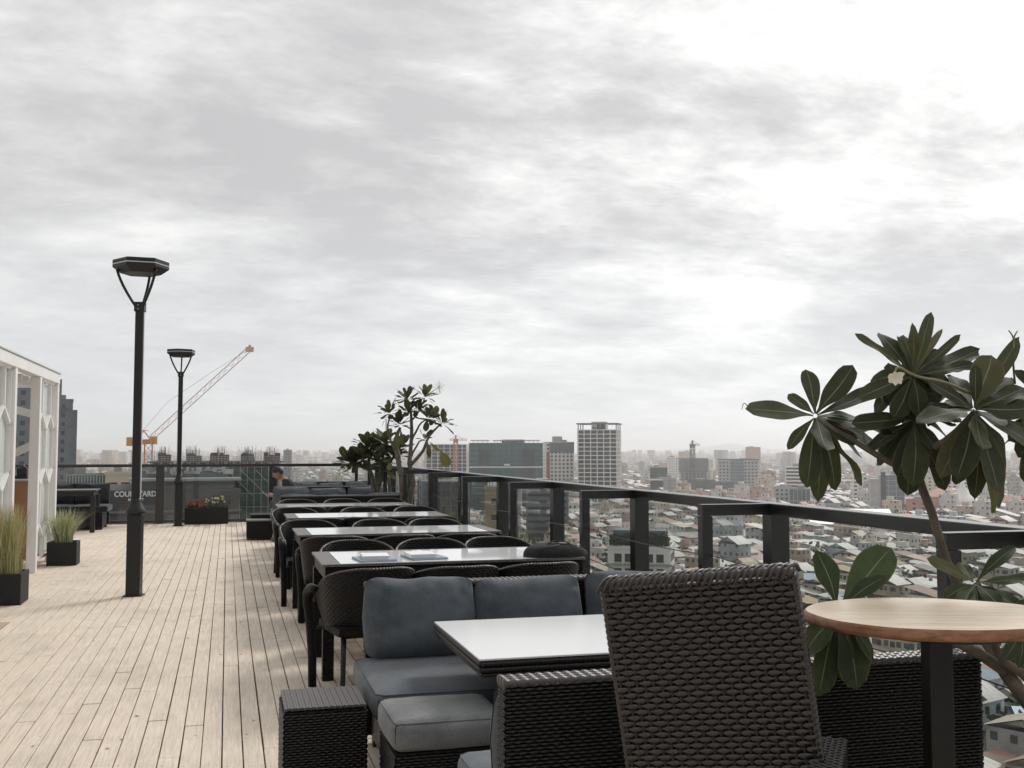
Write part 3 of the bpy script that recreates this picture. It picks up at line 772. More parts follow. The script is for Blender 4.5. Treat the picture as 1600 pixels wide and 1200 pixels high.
# ---- sofa: back panel, woven base, seat cushions, pillows (front is -Y)
def make_sofa(name, label, loc, rz, L=1.72, near=False, pills=3, group='wicker lounge sofas', seeds=(1, 2, 3), topz=.82, over=.07, sd=.84, pill=.395, cm='cushion_blue'):
    t = thing(name, label, 'sofa', loc, rz, group)
    # own frame: X 0..L, back outer face at Y=0, seat toward -Y
    mk('back_frame', MB().b2((0, -.085, .05), (L, -.004, topz - .02)), 'wicker', t)
    if near:
        m = MB(); woven_face(m, L, topz - .07, o=Vector((L, 0.0, .05)), ax=Vector((-1, 0, 0)), nrm=Vector((0, 1, 0)))
        woven_face(m, .08, topz - .07, o=Vector((0, -.004, .05)), ax=Vector((0, -1, 0)), nrm=Vector((-1, 0, 0)))
        woven_face(m, .08, topz - .07, o=Vector((L, -.085, .05)), ax=Vector((0, 1, 0)), nrm=Vector((1, 0, 0)))
        mk('woven_back', m, 'strand', t, kind='stuff')
    m = MB(); 
    for y in (-.075, -.045, -.015): rim_tube(m, [(-.005, y, topz - .02), (L + .005, y, topz - .02)], .0175, pitch=.03)
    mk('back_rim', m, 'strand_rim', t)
    mk('seat_base', MB().b2((.03, -sd - .09, .05), (L - .03, -.087, .32)), 'wicker', t)
    for x in (.06, L - .06):
        for y in (-sd - .04, -.10): mk('foot', MB().b2((x - .025, y - .025, 0), (x + .025, y + .025, .049)), 'black_metal', t)
    n = pills; w = (L + 2 * over) / n; wp = (L + over - .02) / n
    for i in range(n):
        c = mk('seat_cushion', rounded_box((w - .006, sd, .125), r=.035, bulge=.012, n=12, seed=seeds[i % len(seeds)], wr=.005), cm, t, (-over + w * (i + .5), -.095 - sd / 2, .385))
        if near:
            hx, hy, zz = (w - .006) / 2 - .008, sd / 2 - .008, .052
            mk('seam', MB().tube([(-hx + .03, -hy, zz), (hx - .03, -hy, zz), (hx, -hy + .03, zz), (hx, hy - .03, zz), (hx - .03, hy, zz), (-hx + .03, hy, zz), (-hx, hy - .03, zz), (-hx, -hy + .03, zz), (-hx + .03, -hy, zz)], .0035, 5), cm, c)
        p = mk('back_pillow', pillow(wp - .005, pill, .20, seeds[i % len(seeds)] + i), cm, t, ((.02 - over) * .7 + wp * (i + .5) + (.0, -.01, .01)[i % 3], -.165, .45 + pill / 2 - .01 + (.012, -.006, .008)[i % 3]))
        p.rotation_euler = (rad(-9), rad((.6, -1.1, .8)[i % 3]), rad((1, -2, 1)[i % 3]))
    return t
make_sofa('wicker_sofa', 'nearest wicker sofa facing the camera with blue grey cushions and pillows', (.70, 5.52, 0), 0, near=True, seeds=(3, 8, 13))
make_sofa('wicker_sofa', 'nearest wicker sofa seen from behind, its woven back below the round table', (2.47, 3.06, 0), PI, L=1.66, near=True, seeds=(4, 9, 2), over=.02, sd=.52, pill=.33)
make_sofa('wicker_sofa', 'far wicker sofa seen from behind just past the last dining table', (2.62, 15.85, 0), PI, L=1.85, seeds=(5, 6, 7))
make_sofa('wicker_sofa', 'far sofa with pillows facing the camera, in front of the seated man', (.80, 18.75, 0), 0, L=1.85, seeds=(11, 12, 14), topz=.86)
make_sofa('wicker_sofa', 'farthest sofa right of the seated man against the glass fence', (1.28, 21.5, 0), 0, L=1.5, seeds=(15, 16, 17), topz=.86)
make_sofa('wicker_sofa', 'far left black sofa behind the black table by the lattice', (-4.05, 21.95, 0), 0, L=1.85, seeds=(18, 19, 20), topz=.85, cm='cushion_dark')

def woven_box(name, label, cat, loc, size, cushion=None, near=False, top='wicker_top', group=None):
    L, W, H = size; t = thing(name, label, cat, loc, 0, group)
    mk('woven_body', MB().b2((0, 0, .03), (L, W, H - .02)), 'wicker', t)
    if near:
        m = MB()
        woven_face(m, L, H - .06, o=Vector((0, -.003, .03))); woven_face(m, W, H - .06, o=Vector((-.003, W, .03)), ax=Vector((0, -1, 0)), nrm=Vector((-1, 0, 0)))
        woven_face(m, W, H - .06, o=Vector((L + .003, 0, .03)), ax=Vector((0, 1, 0)), nrm=Vector((1, 0, 0)))
        mk('woven_sides', m, 'strand', t, kind='stuff')
    for x in (.03, L - .03):
        for y in (.03, W - .03): mk('foot', MB().b2((x - .02, y - .02, 0), (x + .02, y + .02, .029)), 'black_metal', t)
    if cushion:
        cu = mk('seat_cushion', rounded_box((L + .03, W + .03, cushion), r=.04, bulge=.012, n=14, seed=4, wr=.003), 'cushion_grey', t, (L / 2, W / 2, H + cushion / 2 - .018)); hx, hy, zz = (L + .03) / 2 - .010, (W + .03) / 2 - .010, cushion / 2 - .010
        mk('seam', MB().tube([(-hx + .03, -hy, zz), (hx - .03, -hy, zz), (hx, -hy + .03, zz), (hx, hy - .03, zz), (hx - .03, hy, zz), (-hx + .03, hy, zz), (-hx, hy - .03, zz), (-hx, -hy + .03, zz), (-hx + .03, -hy, zz)], .0035, 5), 'cushion_grey', cu)
    else:
        m = MB()
        if near:
            k = int(W / .012)
            nb = int(L / .0125)
            for i in range(nb):                     # flat strands laid front to back on the lid
                x = (i + .5) * L / nb; m.box((x, W / 2, H - .008 + (.0018 if i % 2 else 0)), (L / nb - .0012, W + .004, .010))
            mk('lid_strand', m, 'strand_rim', t, kind='stuff')
        else: mk('lid', m.b2((-.004, -.004, H - .019), (L + .004, W + .004, H)), top, t)
    return t
woven_box('wicker_ottoman', 'low woven box stool without a cushion, at the deck side of the nearest sofa', 'ottoman', (.25, 4.55, 0), (.34, .36, .42), near=True)
woven_box('wicker_ottoman', 'grey cushioned ottoman in front of the nearest sofa beside the low table', 'ottoman', (.64, 4.05, 0), (.42, .40, .36), cushion=.12, near=True)
woven_box('wicker_ottoman', 'front one of the far black ottomans beside the deck path', 'ottoman', (.33, 17.95, 0), (.42, .42, .33))
woven_box('wicker_ottoman', 'second far black ottoman, just behind the front one', 'ottoman', (.42, 18.95, 0), (.46, .46, .36), top='planter_black')
woven_box('wicker_ottoman', 'dark ottoman under the seated man', 'ottoman', (.82, 19.72, 0), (.46, .44, .34), cushion=.10)

# ---- low table in the near lounge
def low_table():
    x0, x1, y0, y1, z = .96, 2.30, 4.04, 4.98, .68
    t = thing('lounge_table', 'square wicker lounge table with white glass top between the near sofas', 'table', ((x0 + x1) / 2, (y0 + y1) / 2, 0))
    L, W = x1 - x0, y1 - y0
    mk('table_frame', MB().b2((-L / 2 + .05, -W / 2 + .05, z - .075), (L / 2 - .05, W / 2 - .05, z - .022)), 'wicker', t)
    m = MB(); c = [(-L / 2 + .012, -W / 2 + .012), (L / 2 - .012, -W / 2 + .012), (L / 2 - .012, W / 2 - .012), (-L / 2 + .012, W / 2 - .012)]
    for dz, r in ((-.020, .013), (-.043, .012), (-.064, .010)):
        s = 1 if dz > -.05 else .985
        for i in range(4): a, b_ = c[i], c[(i + 1) % 4]; rim_tube(m, [(a[0] * s, a[1] * s, z + dz), (b_[0] * s, b_[1] * s, z + dz)], r, pitch=.02, n=6)
    mk('table_rim', m, 'strand', t)
    mk('glass_top', MB().b2((-L / 2 + .004, -W / 2 + .004, z - .006), (L / 2 - .004, W / 2 - .004, z + .002)), 'satin_glass', t, bev=.002)
    mk('pedestal', MB().b2((-.42, -.20, .0), (.42, .20, z - .077)), 'wicker', t)
    m = MB(); woven_face(m, .84, z - .08, o=Vector((-.42, -.203, 0))); woven_face(m, .40, z - .08, o=Vector((-.423, .2, 0)), ax=Vector((0, -1, 0)), nrm=Vector((-1, 0, 0))); mk('woven_skirt', m, 'strand', t, kind='stuff')
low_table()

# ---- dining tables
def dining_table(x0, x1, y0, y1, label):
    z = .75; L, W = x1 - x0, y1 - y0
    t = thing('dining_table', label, 'table', ((x0 + x1) / 2, (y0 + y1) / 2, 0), 0, 'long wicker dining tables')
    mk('apron', MB().b2((-L / 2 + .02, -W / 2 + .02, z - .10), (L / 2 - .02, W / 2 - .02, z - .016)), 'wicker', t)
    m = MB(); b_ = .115
    m.b2((-L / 2, -W / 2, z - .015), (L / 2, -W / 2 + .03, z)).b2((-L / 2, W / 2 - .03, z - .015), (L / 2, W / 2, z))
    m.b2((-L / 2, -W / 2 + .031, z - .015), (-L / 2 + b_, W / 2 - .031, z)).b2((L / 2 - b_, -W / 2 + .031, z - .015), (L / 2, W / 2 - .031, z))
    mk('table_border', m, 'wicker_top', t)
    mk('glass_top', MB().b2((-L / 2 + b_ + .006, -W / 2 + .034, z - .012), (L / 2 - b_ - .006, W / 2 - .034, z - .001)), 'table_glass', t)
    leg = MB().b2((-.036, -.036, 0), (.036, .036, z - .102)).mesh('leg', 'wicker')
    for sx in (-1, 1):
        for sy in (-1, 1): link('leg', leg, t, (sx * (L / 2 - .045), sy * (W / 2 - .045), 0))
    return t
TX0, TX1 = .61, 2.42
TABS = [(6.97, 7.86), (9.40, 10.27), (11.75, 12.62), (14.02, 14.88)]
names = ['nearest long dining table, with the folders and black bag on it', 'second long dining table with white glass top', 'third long dining table with white glass top', 'farthest long dining table, before the far sofas']
for (y0, y1), n in zip(TABS, names): dining_table(TX0 + (.04 if y0 > 11 else 0), TX1 + (.03 if y0 > 9 else 0), y0, y1, n)

# ---- tub chair (front is +Y, back at -Y)
def make_chair(label, loc, rz):
    t = thing('tub_chair', label, 'chair', loc, rz, 'rattan tub chairs at the dining tables')
    A, B_, F_ = .298, .30, .27
    arcl = PI * .296
    def plan(s, k=1.0):
        # s -1..1 : left arm front .. round the back .. right arm front
        tot = arcl + 2 * F_; d = (s + 1) / 2 * tot
        if d < F_: return Vector((-A * k, (F_ - d) * k * .98, 0)), Vector((-1, 0, 0)), d
        if d > F_ + arcl: return Vector((A * k, (d - F_ - arcl) * k * .98, 0)), Vector((1, 0, 0)), d
        a = (d - F_) / arcl * PI
        return Vector((-A * math.cos(a) * k, -B_ * math.sin(a) * k, 0)), Vector((-math.cos(a), -math.sin(a), 0)), d
    def top(s):
        q = abs(s); return .776 - (.776 - .645) * (max(0, (q - .14) / .62) ** 1.7 if q < .76 else 1) - (0.0 if q < .76 else .03 * (q - .76) / .24)
    def low(s): return .40 if abs(s) < .62 else .40 + (.62 - .40) * min(1, (abs(s) - .62) / .34) ** 1.5
    def surf(s, v, off):
        zt, zb = top(s), low(s); z = zb + (zt - zb) * v; k = .80 + .20 * min(1, max(0, (z - .36) / .46)) ** .8
        p, n, d = plan(s, k); return p + n * off + Vector((0, 0, z))
    tot = arcl + 2 * F_
    m = MB(); uvf = lambda u, v: (u * tot, low(2 * u - 1) + (top(2 * u - 1) - low(2 * u - 1)) * v)
    m.grid(lambda u, v: surf(2 * u - 1, v, .012), 36, 6, uvf, flip=False)
    m.grid(lambda u, v: surf(2 * u - 1, v, -.012), 36, 6, uvf, flip=True)
    m.grid(lambda u, v: surf(2 * u - 1, 0, -.012 + .024 * v), 36, 1, uvf)
    mk('shell', m, 'wicker', t)
    m = MB(); pts = [surf(-1 + 2 * i / 44, 1, 0) for i in range(45)]
    # the rim rolls down over the arm fronts
    a0, a1 = pts[0], pts[-1]
    pts = [a0 + Vector((0, .012, -.09)), a0 + Vector((0, .030, -.03))] + pts + [a1 + Vector((0, .030, -.03)), a1 + Vector((0, .012, -.09))]
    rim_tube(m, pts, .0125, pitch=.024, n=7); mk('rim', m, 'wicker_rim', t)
    mk('seat', rounded_box((.50, .50, .06), r=.02, n=6), 'wicker', t, (0, -.015, .405))
    for sx in (-1, 1):
        m = MB(); x = sx * (A + .005); rr = [.020, .026, .036, .040, .036, .030, .028, .027]
        P = [(x, F_ - .16, .632), (x, F_ - .10, .63), (x, F_ - .04, .615), (x, F_ + .01, .58), (x, F_ + .018, .52), (x * .97, F_ - .005, .40), (x * .93, F_ - .02, .2), (x * .92, F_ - .02, 0)]
        m.tube(P, rr, 8); mk('front_leg', m, 'wicker', t)
        mk('rear_leg', MB().tube([(sx * .195, -.185, .40), (sx * .205, -.205, 0)], [.018, .015], 6), 'black_metal', t)
    m = MB().bar((-.2, -.19, .37), (.2, -.19, .37), .02).bar((-.255, F_ - .04, .37), (.255, F_ - .04, .37), .02); mk('seat_frame', m, 'black_metal', t)
    return t
rows = []
ordn = ['nearest', 'second', 'third', 'farthest']; where = ['deck side', 'middle', 'railing side']
XS = {(0, 0): (.86, 1.40, 1.95), (0, 1): (.98, 1.56, 2.12), (1, 0): (.90, 1.46, 2.03), (1, 1): (.80, 1.50, 2.07), (2, 0): (.95, 1.45, 2.16), (2, 1): (.82, 1.62, 2.28), (3, 0): (.95, 1.55, 2.15), (3, 1): (.98, 1.62, 2.24)}
first = None
for k, (y0, y1) in enumerate(TABS):
    for side in (0, 1):
        for j in range(3):
            x = XS[(k, side)][j]; r = random.Random(k * 7 + side * 3 + j)
            y = (y0 - .30 - .02) if side == 0 else (y1 + .28); y += r.uniform(-.03, .03); rz = (0 if side == 0 else PI) + r.uniform(-.12, .12)
            if (k, side, j) in ((1, 1, 0), (2, 1, 0)): y += .10; rz += .12
            if (k, side, j) == (0, 0, 0): rz = rad(9); y = y0 - .31
            lab = '%s rattan tub chair on the %s side of the %s dining table' % (where[j], 'near' if side == 0 else 'far', ordn[k])
            if first is None: first = make_chair(lab, (x, y, 0), rz)
            else: copy_tree(first, (x, y, 0), rz, lab)

# ---- far left black table
t = thing('side_table', 'black table with glossy top in front of the far left sofa', 'table', (-2.9, 20.75, 0))
mk('table_top', MB().b2((-.62, -.40, .735), (.62, .40, .765)), 'rail_paint', t, bev=.004)
mk('table_apron', MB().b2((-.58, -.36, .66), (.58, .36, .734)), 'black_metal', t)
for sx in (-1, 1):
    for sy in (-1, 1): mk('leg', MB().b2((sx * .57 - .04, sy * .35 - .04, 0), (sx * .57 + .04, sy * .35 + .04, .659)), 'black_metal', t)

# ---- folders and bag on the nearest dining table
def folder(loc, size, rz, cover, label):
    L, W, H = size; t = thing('menu_folder', label, 'menu', loc, rz, 'menu folders on the nearest table')
    mk('cover', MB().b2((-L / 2, -W / 2, 0), (L / 2, W / 2, .003)).b2((-L / 2, -W / 2, H - .003), (L / 2, W / 2, H)).b2((-L / 2, -W / 2, .003), (-L / 2 + .004, W / 2, H - .003)), cover, t)
    mk('pages', MB().b2((-L / 2 + .005, -W / 2 + .004, .0035), (L / 2 - .005, W / 2 - .004, H - .0035)), 'paper_white', t)
z = .7495
folder((.98, 7.20, z), (.25, .30, .012), rad(5), 'cover_blue', 'lower menu folder of the left pair on the nearest dining table')
folder((.985, 7.215, z + .0125), (.18, .24, .022), rad(-3), 'paper_white', 'upper white menu folder of the left pair on the nearest dining table')
folder((1.33, 7.24, z), (.25, .30, .012), rad(8), 'cover_blue', 'lower menu folder of the right pair on the nearest dining table')
folder((1.30, 7.235, z + .0125), (.18, .24, .024), rad(3), 'paper_white', 'upper white menu folder of the right pair on the nearest dining table')
def bag():
    t = thing('black_backpack', 'soft black bag lying at the railing end of the nearest dining table', 'bag', (2.26, 7.14, .75), rad(8)); t.scale = (1.02, 1.1, .60); r = random.Random(4)
    def fn(u, v):
        a = 2 * PI * u; b_ = PI / 2 * v; q = math.cos(b_) ** .55; w = .22 * (1 + .12 * math.sin(2 * a + 1) + .05 * math.sin(5 * a))
        p = Vector((math.cos(a) * w * q, math.sin(a) * .155 * q, .155 * math.sin(b_) ** .8))
        p.z *= 1 - .35 * max(0, p.x) / .22
        return p + Vector((0, 0, .012 * mnoise.noise(p * 14)))
    mk('bag_body', MB().grid(fn, 36, 12), 'bag_fabric', t)
    mk('strap', MB().tube([(-.12, -.05, .13), (-.05, -.06, .185), (.03, -.05, .18), (.09, -.04, .13)], .011, 6, sq=.5), 'bag_fabric', t)
    mk('zip', MB().tube([(-.18 + .36 * i / 12, -.10 + .02 * math.cos(i), .10 + .045 * math.sin(PI * i / 12)) for i in range(13)], .004, 5), 'cable_steel', t)
    mk('buckle', MB().b2((-.02, -.09, .158), (.03, -.06, .166)), 'chrome_strip', t)
bag()

# ---- round high table with slab top
def high_table():
    c = atz(1462, 957, 1.04); t = thing('round_high_table', 'high round table with pale wood slab top and brown bark edge', 'table', (c.x, c.y, 0), -YAW)
    n = 96
    def rr(a): return .362 * (1 + .018 * math.sin(2 * a + 1.0) + .014 * math.sin(3 * a + 2) + .008 * math.sin(5 * a) + .004 * math.sin(11 * a))
    V = []; prof = [(.965, 1.008), (.992, 1.012), (1.0, 1.020), (1.0, 1.030), (.994, 1.037), (.982, 1.040)]
    for s, z in prof:
        for k in range(n):
            a = 2 * PI * k / n; q = rr(a) * s; V.append((q * math.cos(a), q * math.sin(a) * .84, z))
    Fs = [(i * n + k, i * n + (k + 1) % n, (i + 1) * n + (k + 1) % n, (i + 1) * n + k) for i in range(len(prof) - 1) for k in range(n)]
    edge = MB().quadify(V, Fs, sm=True); edge.quadify(V[:n], [tuple(range(n - 1, -1, -1))])
    mk('slab_edge', edge, 'bark_edge', t)
    top = MB().quadify([(v[0], v[1], 1.0402) for v in V[-n:]], [tuple(range(n))]); mk('slab_top', top, 'pale_wood', t)
    mk('mounting_plate', MB().lathe([(.22, .990), (.23, .996), (.23, 1.0065)], 40), 'black_metal', t)
    mk('column', MB().b2((-.034, -.034, .03), (.034, .034, .989)), 'black_metal', t, bev=.006)
    mk('base', MB().lathe([(.24, .0), (.25, .006), (.25, .018), (.05, .030)], 40), 'black_metal', t)
high_table()

# ---- high wicker stool
def stool():
    # back panel corners from the picture: upper left (940,910), upper right (1237,890)
    a = at(940, 912, 2.80); b_ = at(1238, 890, 2.63)
    W = (b_ - a).length; ang = math.atan2(b_.y - a.y, b_.x - a.x); roll = -math.atan2(b_.z - a.z, W)
    c = (a + b_) / 2; ztop = c.z
    t = thing('wicker_bar_stool', 'large wicker high stool with tall woven back in the foreground', 'bar stool', (c.x, c.y, 0), ang)
    lean = rad(6)
    H = .66; row = .0152; period = .045; nrow = int((H - .02) / row)
    bk = link('back_panel', MB().b2((-W / 2 + .010, .008, -H), (W / 2 - .010, .030, -.022)).mesh('back_panel', 'wicker'), t, (0, 0, ztop), rot=(lean, roll, 0))
    ms = []
    for ph in (0, PI):
        V, Fs = strand_mesh(W, row, period, ph, amp=.0030, n=6, per=8)
        ms.append(MB().quadify(V, Fs, sm=True).mesh('strand', 'stool_strand'))
    for i in range(nrow): link('strand', ms[i % 2], bk, (0, .002 + .0006 * math.sin(i * 2.1), -.022 - row * (i + .5)), rot=(0, rad(.12 * math.sin(i * 1.3)), 0))
    st = MB().b2((-.0032, -.0025, -H), (.0032, .0015, -.016)).mesh('stake', 'stool_stake')
    k = int(W / (period / 2))
    for i in range(k): link('stake', st, bk, (-W / 2 + (i + .5) * W / k, .0025, 0))
    m = MB()
    for y, z, r_ in ((.004, -.008, .0125), (.022, -.002, .012), (.040, -.010, .012)): rim_tube(m, [(-W / 2, y, z), (-W / 2 + .03, y, z + .006), (W / 2 - .03, y, z + .006), (W / 2, y, z)], r_, pitch=.034, n=8)
    mk('top_braid', m, 'strand_rim', bk)
    wrap = MB().tube([(-.020, -.0075, -.022), (-.012, -.011, -.008), (-.003, -.006, .004), (.004, .010, .0095), (.010, .030, .009), (.016, .046, .002), (.020, .054, -.014)], [.0058] * 7, 6, sq=.6).mesh('wrap', 'strand_rim')
    nw = int(W / .0165)
    for i in range(nw): link('wrap', wrap, bk, (-W / 2 + (i + .5) * W / nw, 0, .001 * math.sin(i * 1.7)))
    m = MB()
    for s in (-1, 1):
        m = MB()
        for y in (.006, .022, .036): rim_tube(m, [(s * (W / 2 + .001), y, -.012), (s * (W / 2 + .001), y, -H)], .009, pitch=.016, n=6)
        mk('side_braid', m, 'stool_strand', bk)
    # seat, wider than the back, with woven top
    zs = .715; D = .44; W2 = .44
    mk('seat', MB().b2((-W2 / 2, .11, zs - .10), (W2 / 2, D, zs)), 'wicker', t, (.03, .0, 0))
    # woven side wing of the seat, right of the back
    m = MB().b2((W / 2 + .035, -.16, zs - .16), (W / 2 + .105, .30, zs - .004)); mk('side_wing', m, 'wicker', t)
    m = MB(); woven_face(m, .46, .075, row=.0125, period=.03, o=Vector((W / 2 + .032, .30, zs)), ax=Vector((0, -1, 0)), nrm=Vector((0, 0, 1)), per=6)
    m = MB(); woven_face(m, .075, .46, row=.0125, period=.03, o=Vector((W / 2 + .032, -.16, zs)), ax=Vector((1, 0, 0)), nrm=Vector((0, 0, 1)), per=6)
    mk('wing_weave', m, 'strand_rim', t, kind='stuff')
    for sx in (-1, 1):
        for y in (.05, D - .03): mk('leg', MB().bar((sx * .235, y, zs - .101), (sx * .25, y, 0), .035), 'wicker', t, (.03, .03, 0))
    for y in (.05, D - .03): mk('foot_rail', MB().bar((-.225, y, .25), (.225, y, .25), .022), 'wicker', t, (.03, .03, 0))
stool()
# ================================================================== frangipani trees
def leaf_mesh(name, m_, wide, curl, wave, seed, fold=.10, nu=4, nv=11, tri=False):
    "unit leaf: base at the origin, tip at +Y 1, width `wide`, face +Z"
    def fn(u, v):
        v = v ** .9 if v < .999 else 1.0
        s = 2 * u - 1; shp = math.sqrt(max(0, 1 - ((v - .64) / .36) ** 2)) if v > .64 else .08 + .92 * (math.sin(PI / 2 * max(0, (v - .05) / .59)) ** 1.2)
        w = wide / 2 * shp
        z = -curl * v * v * .5 + wave * math.sin(v * 11 + seed + (2 if s > 0 else 0)) * abs(s) ** 1.5 * min(1, v * 3) + fold * w * abs(s)
        y = v * (1 - .12 * curl * v)
        x = s * w + wave * .5 * math.sin(v * 6 + seed)
        return Vector((x, y, z))
    return MB().grid(fn, nu, nv).mesh(name, m_)
LEAF = {}
def leaves_for(key, m_, wide=.34):
    LEAF[key] = [leaf_mesh('leaf', m_, wide, c, w, s) for c, w, s in ((.10, .012, 0), (.28, .02, 1.5), (.45, .014, 3), (-.08, .022, 4), (.18, .03, 5.2))]
leaves_for('dark', 'leaf_dark'); leaves_for('olive', 'leaf_olive'); leaves_for('yellow', 'leaf_yellow', .42); leaves_for('low', 'leaf_low', .38)
def put_leaf(parent, root, base, tip, width, key, i, droop=0.0, roll=0.0, facing=None):
    base = Vector(base); tip = Vector(tip); d = tip - base; L = d.length; y = d / L
    n = Vector((0, 0, 1)) if facing is None else Vector(facing)
    n = n - y * n.dot(y)
    if n.length < .05: n = Vector((0, -1, 0)) - y * -y.y
    n.normalize(); x = y.cross(n)
    if roll: R = Matrix.Rotation(roll, 3, y); x = R @ x; n = R @ n
    me = LEAF[key][i % 5]; wide = .42 if key == 'yellow' else .38 if key == 'low' else .34
    sx = width / wide
    o = bpy.data.objects.new('leaf', me); COL.objects.link(o); o.parent = parent
    o.matrix_local = Matrix.Translation(base - root) @ Matrix((x * sx, y * L, n * L)).transposed().to_4x4()
    return o
def branch(t, root, pts, rads, m_='bark', name='branch', n=9, sm=3, wob=.006):
    # smooth through the points
    P = [Vector(p) for p in pts]; Q = []; R = []
    for i in range(len(P) - 1):
        p0 = P[max(i - 1, 0)]; p1 = P[i]; p2 = P[i + 1]; p3 = P[min(i + 2, len(P) - 1)]
        for j in range(sm):
            u = j / sm; Q.append(.5 * ((2 * p1) + (p2 - p0) * u + (2 * p0 - 5 * p1 + 4 * p2 - p3) * u * u + (3 * p1 - p0 - 3 * p2 + p3) * u ** 3)); R.append(rads[i] + (rads[i + 1] - rads[i]) * u)
    Q.append(P[-1]); R.append(rads[-1])
    Q = [q + Vector((mnoise.noise(q * 9), mnoise.noise(q * 9 + Vector((5, 0, 0))), 0)) * wob - root for q in Q]
    R = [r * (1 + .10 * mnoise.noise(q * 22)) for r, q in zip(R, Q)]
    return mk(name, MB().tube(Q, R, n), m_, t)

def near_tree():
    D0 = 3.62
    root = Vector((2.80, 2.86, .0)); t = thing('frangipani_tree', 'large near frangipani tree with big dark leaves behind the round table', 'tree', root)
    A = lambda px, py, d=D0: at(px, py, d)
    b0 = A(1567, 1043, 3.52)
    branch(t, root, [root + Vector((0, 0, .25)), root + Vector((-.02, .04, .45)), A(1625, 1120, 3.45), b0], [.034, .030, .026, .023], name='trunk', n=12)
    branch(t, root, [b0, A(1530, 985, 3.6), A(1503, 930, 3.62), A(1478, 875), A(1455, 800), A(1437, 752), A(1428, 700), A(1430, 655), A(1428, 592)], [.021, .018, .0165, .015, .0145, .014, .013, .012, .009], name='stem', n=12)
    branch(t, root, [A(1437, 745), A(1390, 722), A(1335, 690), A(1276, 655)], [.013, .0115, .0105, .010])
    branch(t, root, [A(1432, 710), A(1478, 690, 3.5), A(1523, 642, 3.45)], [.016, .014, .011])
    branch(t, root, [A(1570, 1048, 3.5), A(1500, 1006, 3.46), A(1420, 990, 3.42), A(1345, 985, 3.36), A(1312, 950, 3.33)], [.020, .0165, .014, .012, .010])
    branch(t, root, [A(1640, 1100, 3.5), A(1600, 1055, 3.48), A(1560, 1020, 3.45), A(1523, 915, 3.45)], [.020, .016, .013, .009])
    branch(t, root, [A(1640, 1010, 3.6), A(1600, 1000, 3.55), A(1582, 1035, 3.5)], [.008, .009, .010])
    branch(t, root, [b0, A(1625, 900, 3.7), A(1668, 700, 3.7), A(1660, 640, 3.6)], [.024, .018, .014, .010])
    k = [0]
    def ros(bx, by, bd, L, key, wf=.96, extra=9, R=100):
        b_ = A(bx, by, bd); L = list(L); q = random.Random(int(bx))
        for e in range(extra): a = 2.4 * e + q.uniform(-.4, .4); l = R * q.uniform(.7, 1.1); L.append((bx + l * math.cos(a), by - l * .85 * math.sin(a), q.uniform(28, 40), q.uniform(.06, .22), 'dark' if key == 'dark' else 'low'))
        for e in L:
            px, py, w = e[:3]; dd = e[3] if len(e) > 3 else 0.0; kk = e[4] if len(e) > 4 else key; roll = e[5] if len(e) > 5 else 0
            tip = A(px, py, bd + dd); dirn = (tip - b_).normalized(); st = b_ + dirn * .008
            i = k[0]; k[0] += 1
            face = Vector((0, -.55, 1)) - _f * .4
            put_leaf(t, root, st, tip, w * wf / F * bd, kk, i, roll=roll + rng.uniform(-.25, .25), facing=face)
    D, O, Y = 'dark', 'olive', 'yellow'
    # left rosette
    ros(1274, 650, 3.62, [(1166, 634, 42, -.06), (1232, 611, 24, .05), (1267, 567, 33, .06), (1334, 574, 42, .03), (1229, 700, 20, -.04), (1262, 762, 38, -.10), (1291, 788, 42, -.06), (1328, 768, 42, -.02), (1291, 706, 38, -.16),
                          (1360, 757, 24, .05, O), (1388, 600, 38, .08), (1345, 645, 24, .02), (1408, 690, 44, .08), (1338, 694, 34, .0), (1400, 668, 36, -.03), (1352, 712, 30, .1)], D, extra=0)
    # middle rosette
    ros(1430, 655, 3.58, [(1432, 758, 42, -.12), (1402, 742, 30, -.08), (1416, 773, 44, -.02), (1486, 766, 44, -.05), (1350, 702, 34, .06), (1332, 655, 36, -.02), (1382, 610, 36, .02), (1470, 712, 40, -.05), (1392, 560, 40, .1),
                          (1465, 600, 38, .08), (1498, 650, 36, .12), (1372, 640, 40, .12), (1420, 560, 36, .14), (1448, 740, 44, .08), (1380, 720, 40, .1), (1440, 590, 44, .0)], D)
    # upper rosette
    ros(1426, 588, 3.55, [(1343, 512, 20, .0, O), (1411, 515, 14, .05), (1424, 507, 18, .0, O), (1431, 504, 18, -.05, O), (1457, 485, 22, .02), (1477, 502, 12, .1, O), (1482, 538, 38, .06), (1499, 527, 16, .1), (1530, 563, 28, -.03), (1486, 592, 40, .05), (1505, 615, 38, .08), (1350, 640, 36, .1), (1440, 700, 40, .12),
                          (1358, 590, 34, .05), (1340, 618, 38, .0), (1400, 655, 34, -.04), (1444, 648, 34, -.06), (1450, 545, 28, .1), (1470, 618, 40, .05), (1392, 560, 22, -.06), (1412, 640, 36, .04), (1470, 560, 40, .12)], D)
    # right rosette
    ros(1522, 640, 3.42, [(1558, 545, 54, .03, O), (1590, 530, 26, .1), (1434, 650, 40, -.12), (1452, 592, 34, .0), (1502, 746, 46, -.12), (1470, 742, 38, -.08, O), (1534, 705, 36, -.2), (1569, 660, 34, -.16), (1566, 770, 50, -.08), (1540, 786, 52, -.02), (1598, 792, 58, -.04, O),
                          (1612, 640, 48, -.05), (1605, 600, 38, .02), (1632, 700, 50, -.08), (1530, 570, 26, -.04), (1508, 775, 38, .08), (1545, 800, 24, .1, Y), (1480, 620, 36, .08), (1545, 610, 40, .1, O), (1590, 740, 46, .05), (1560, 600, 42, .08, O)], D, extra=12, R=112)
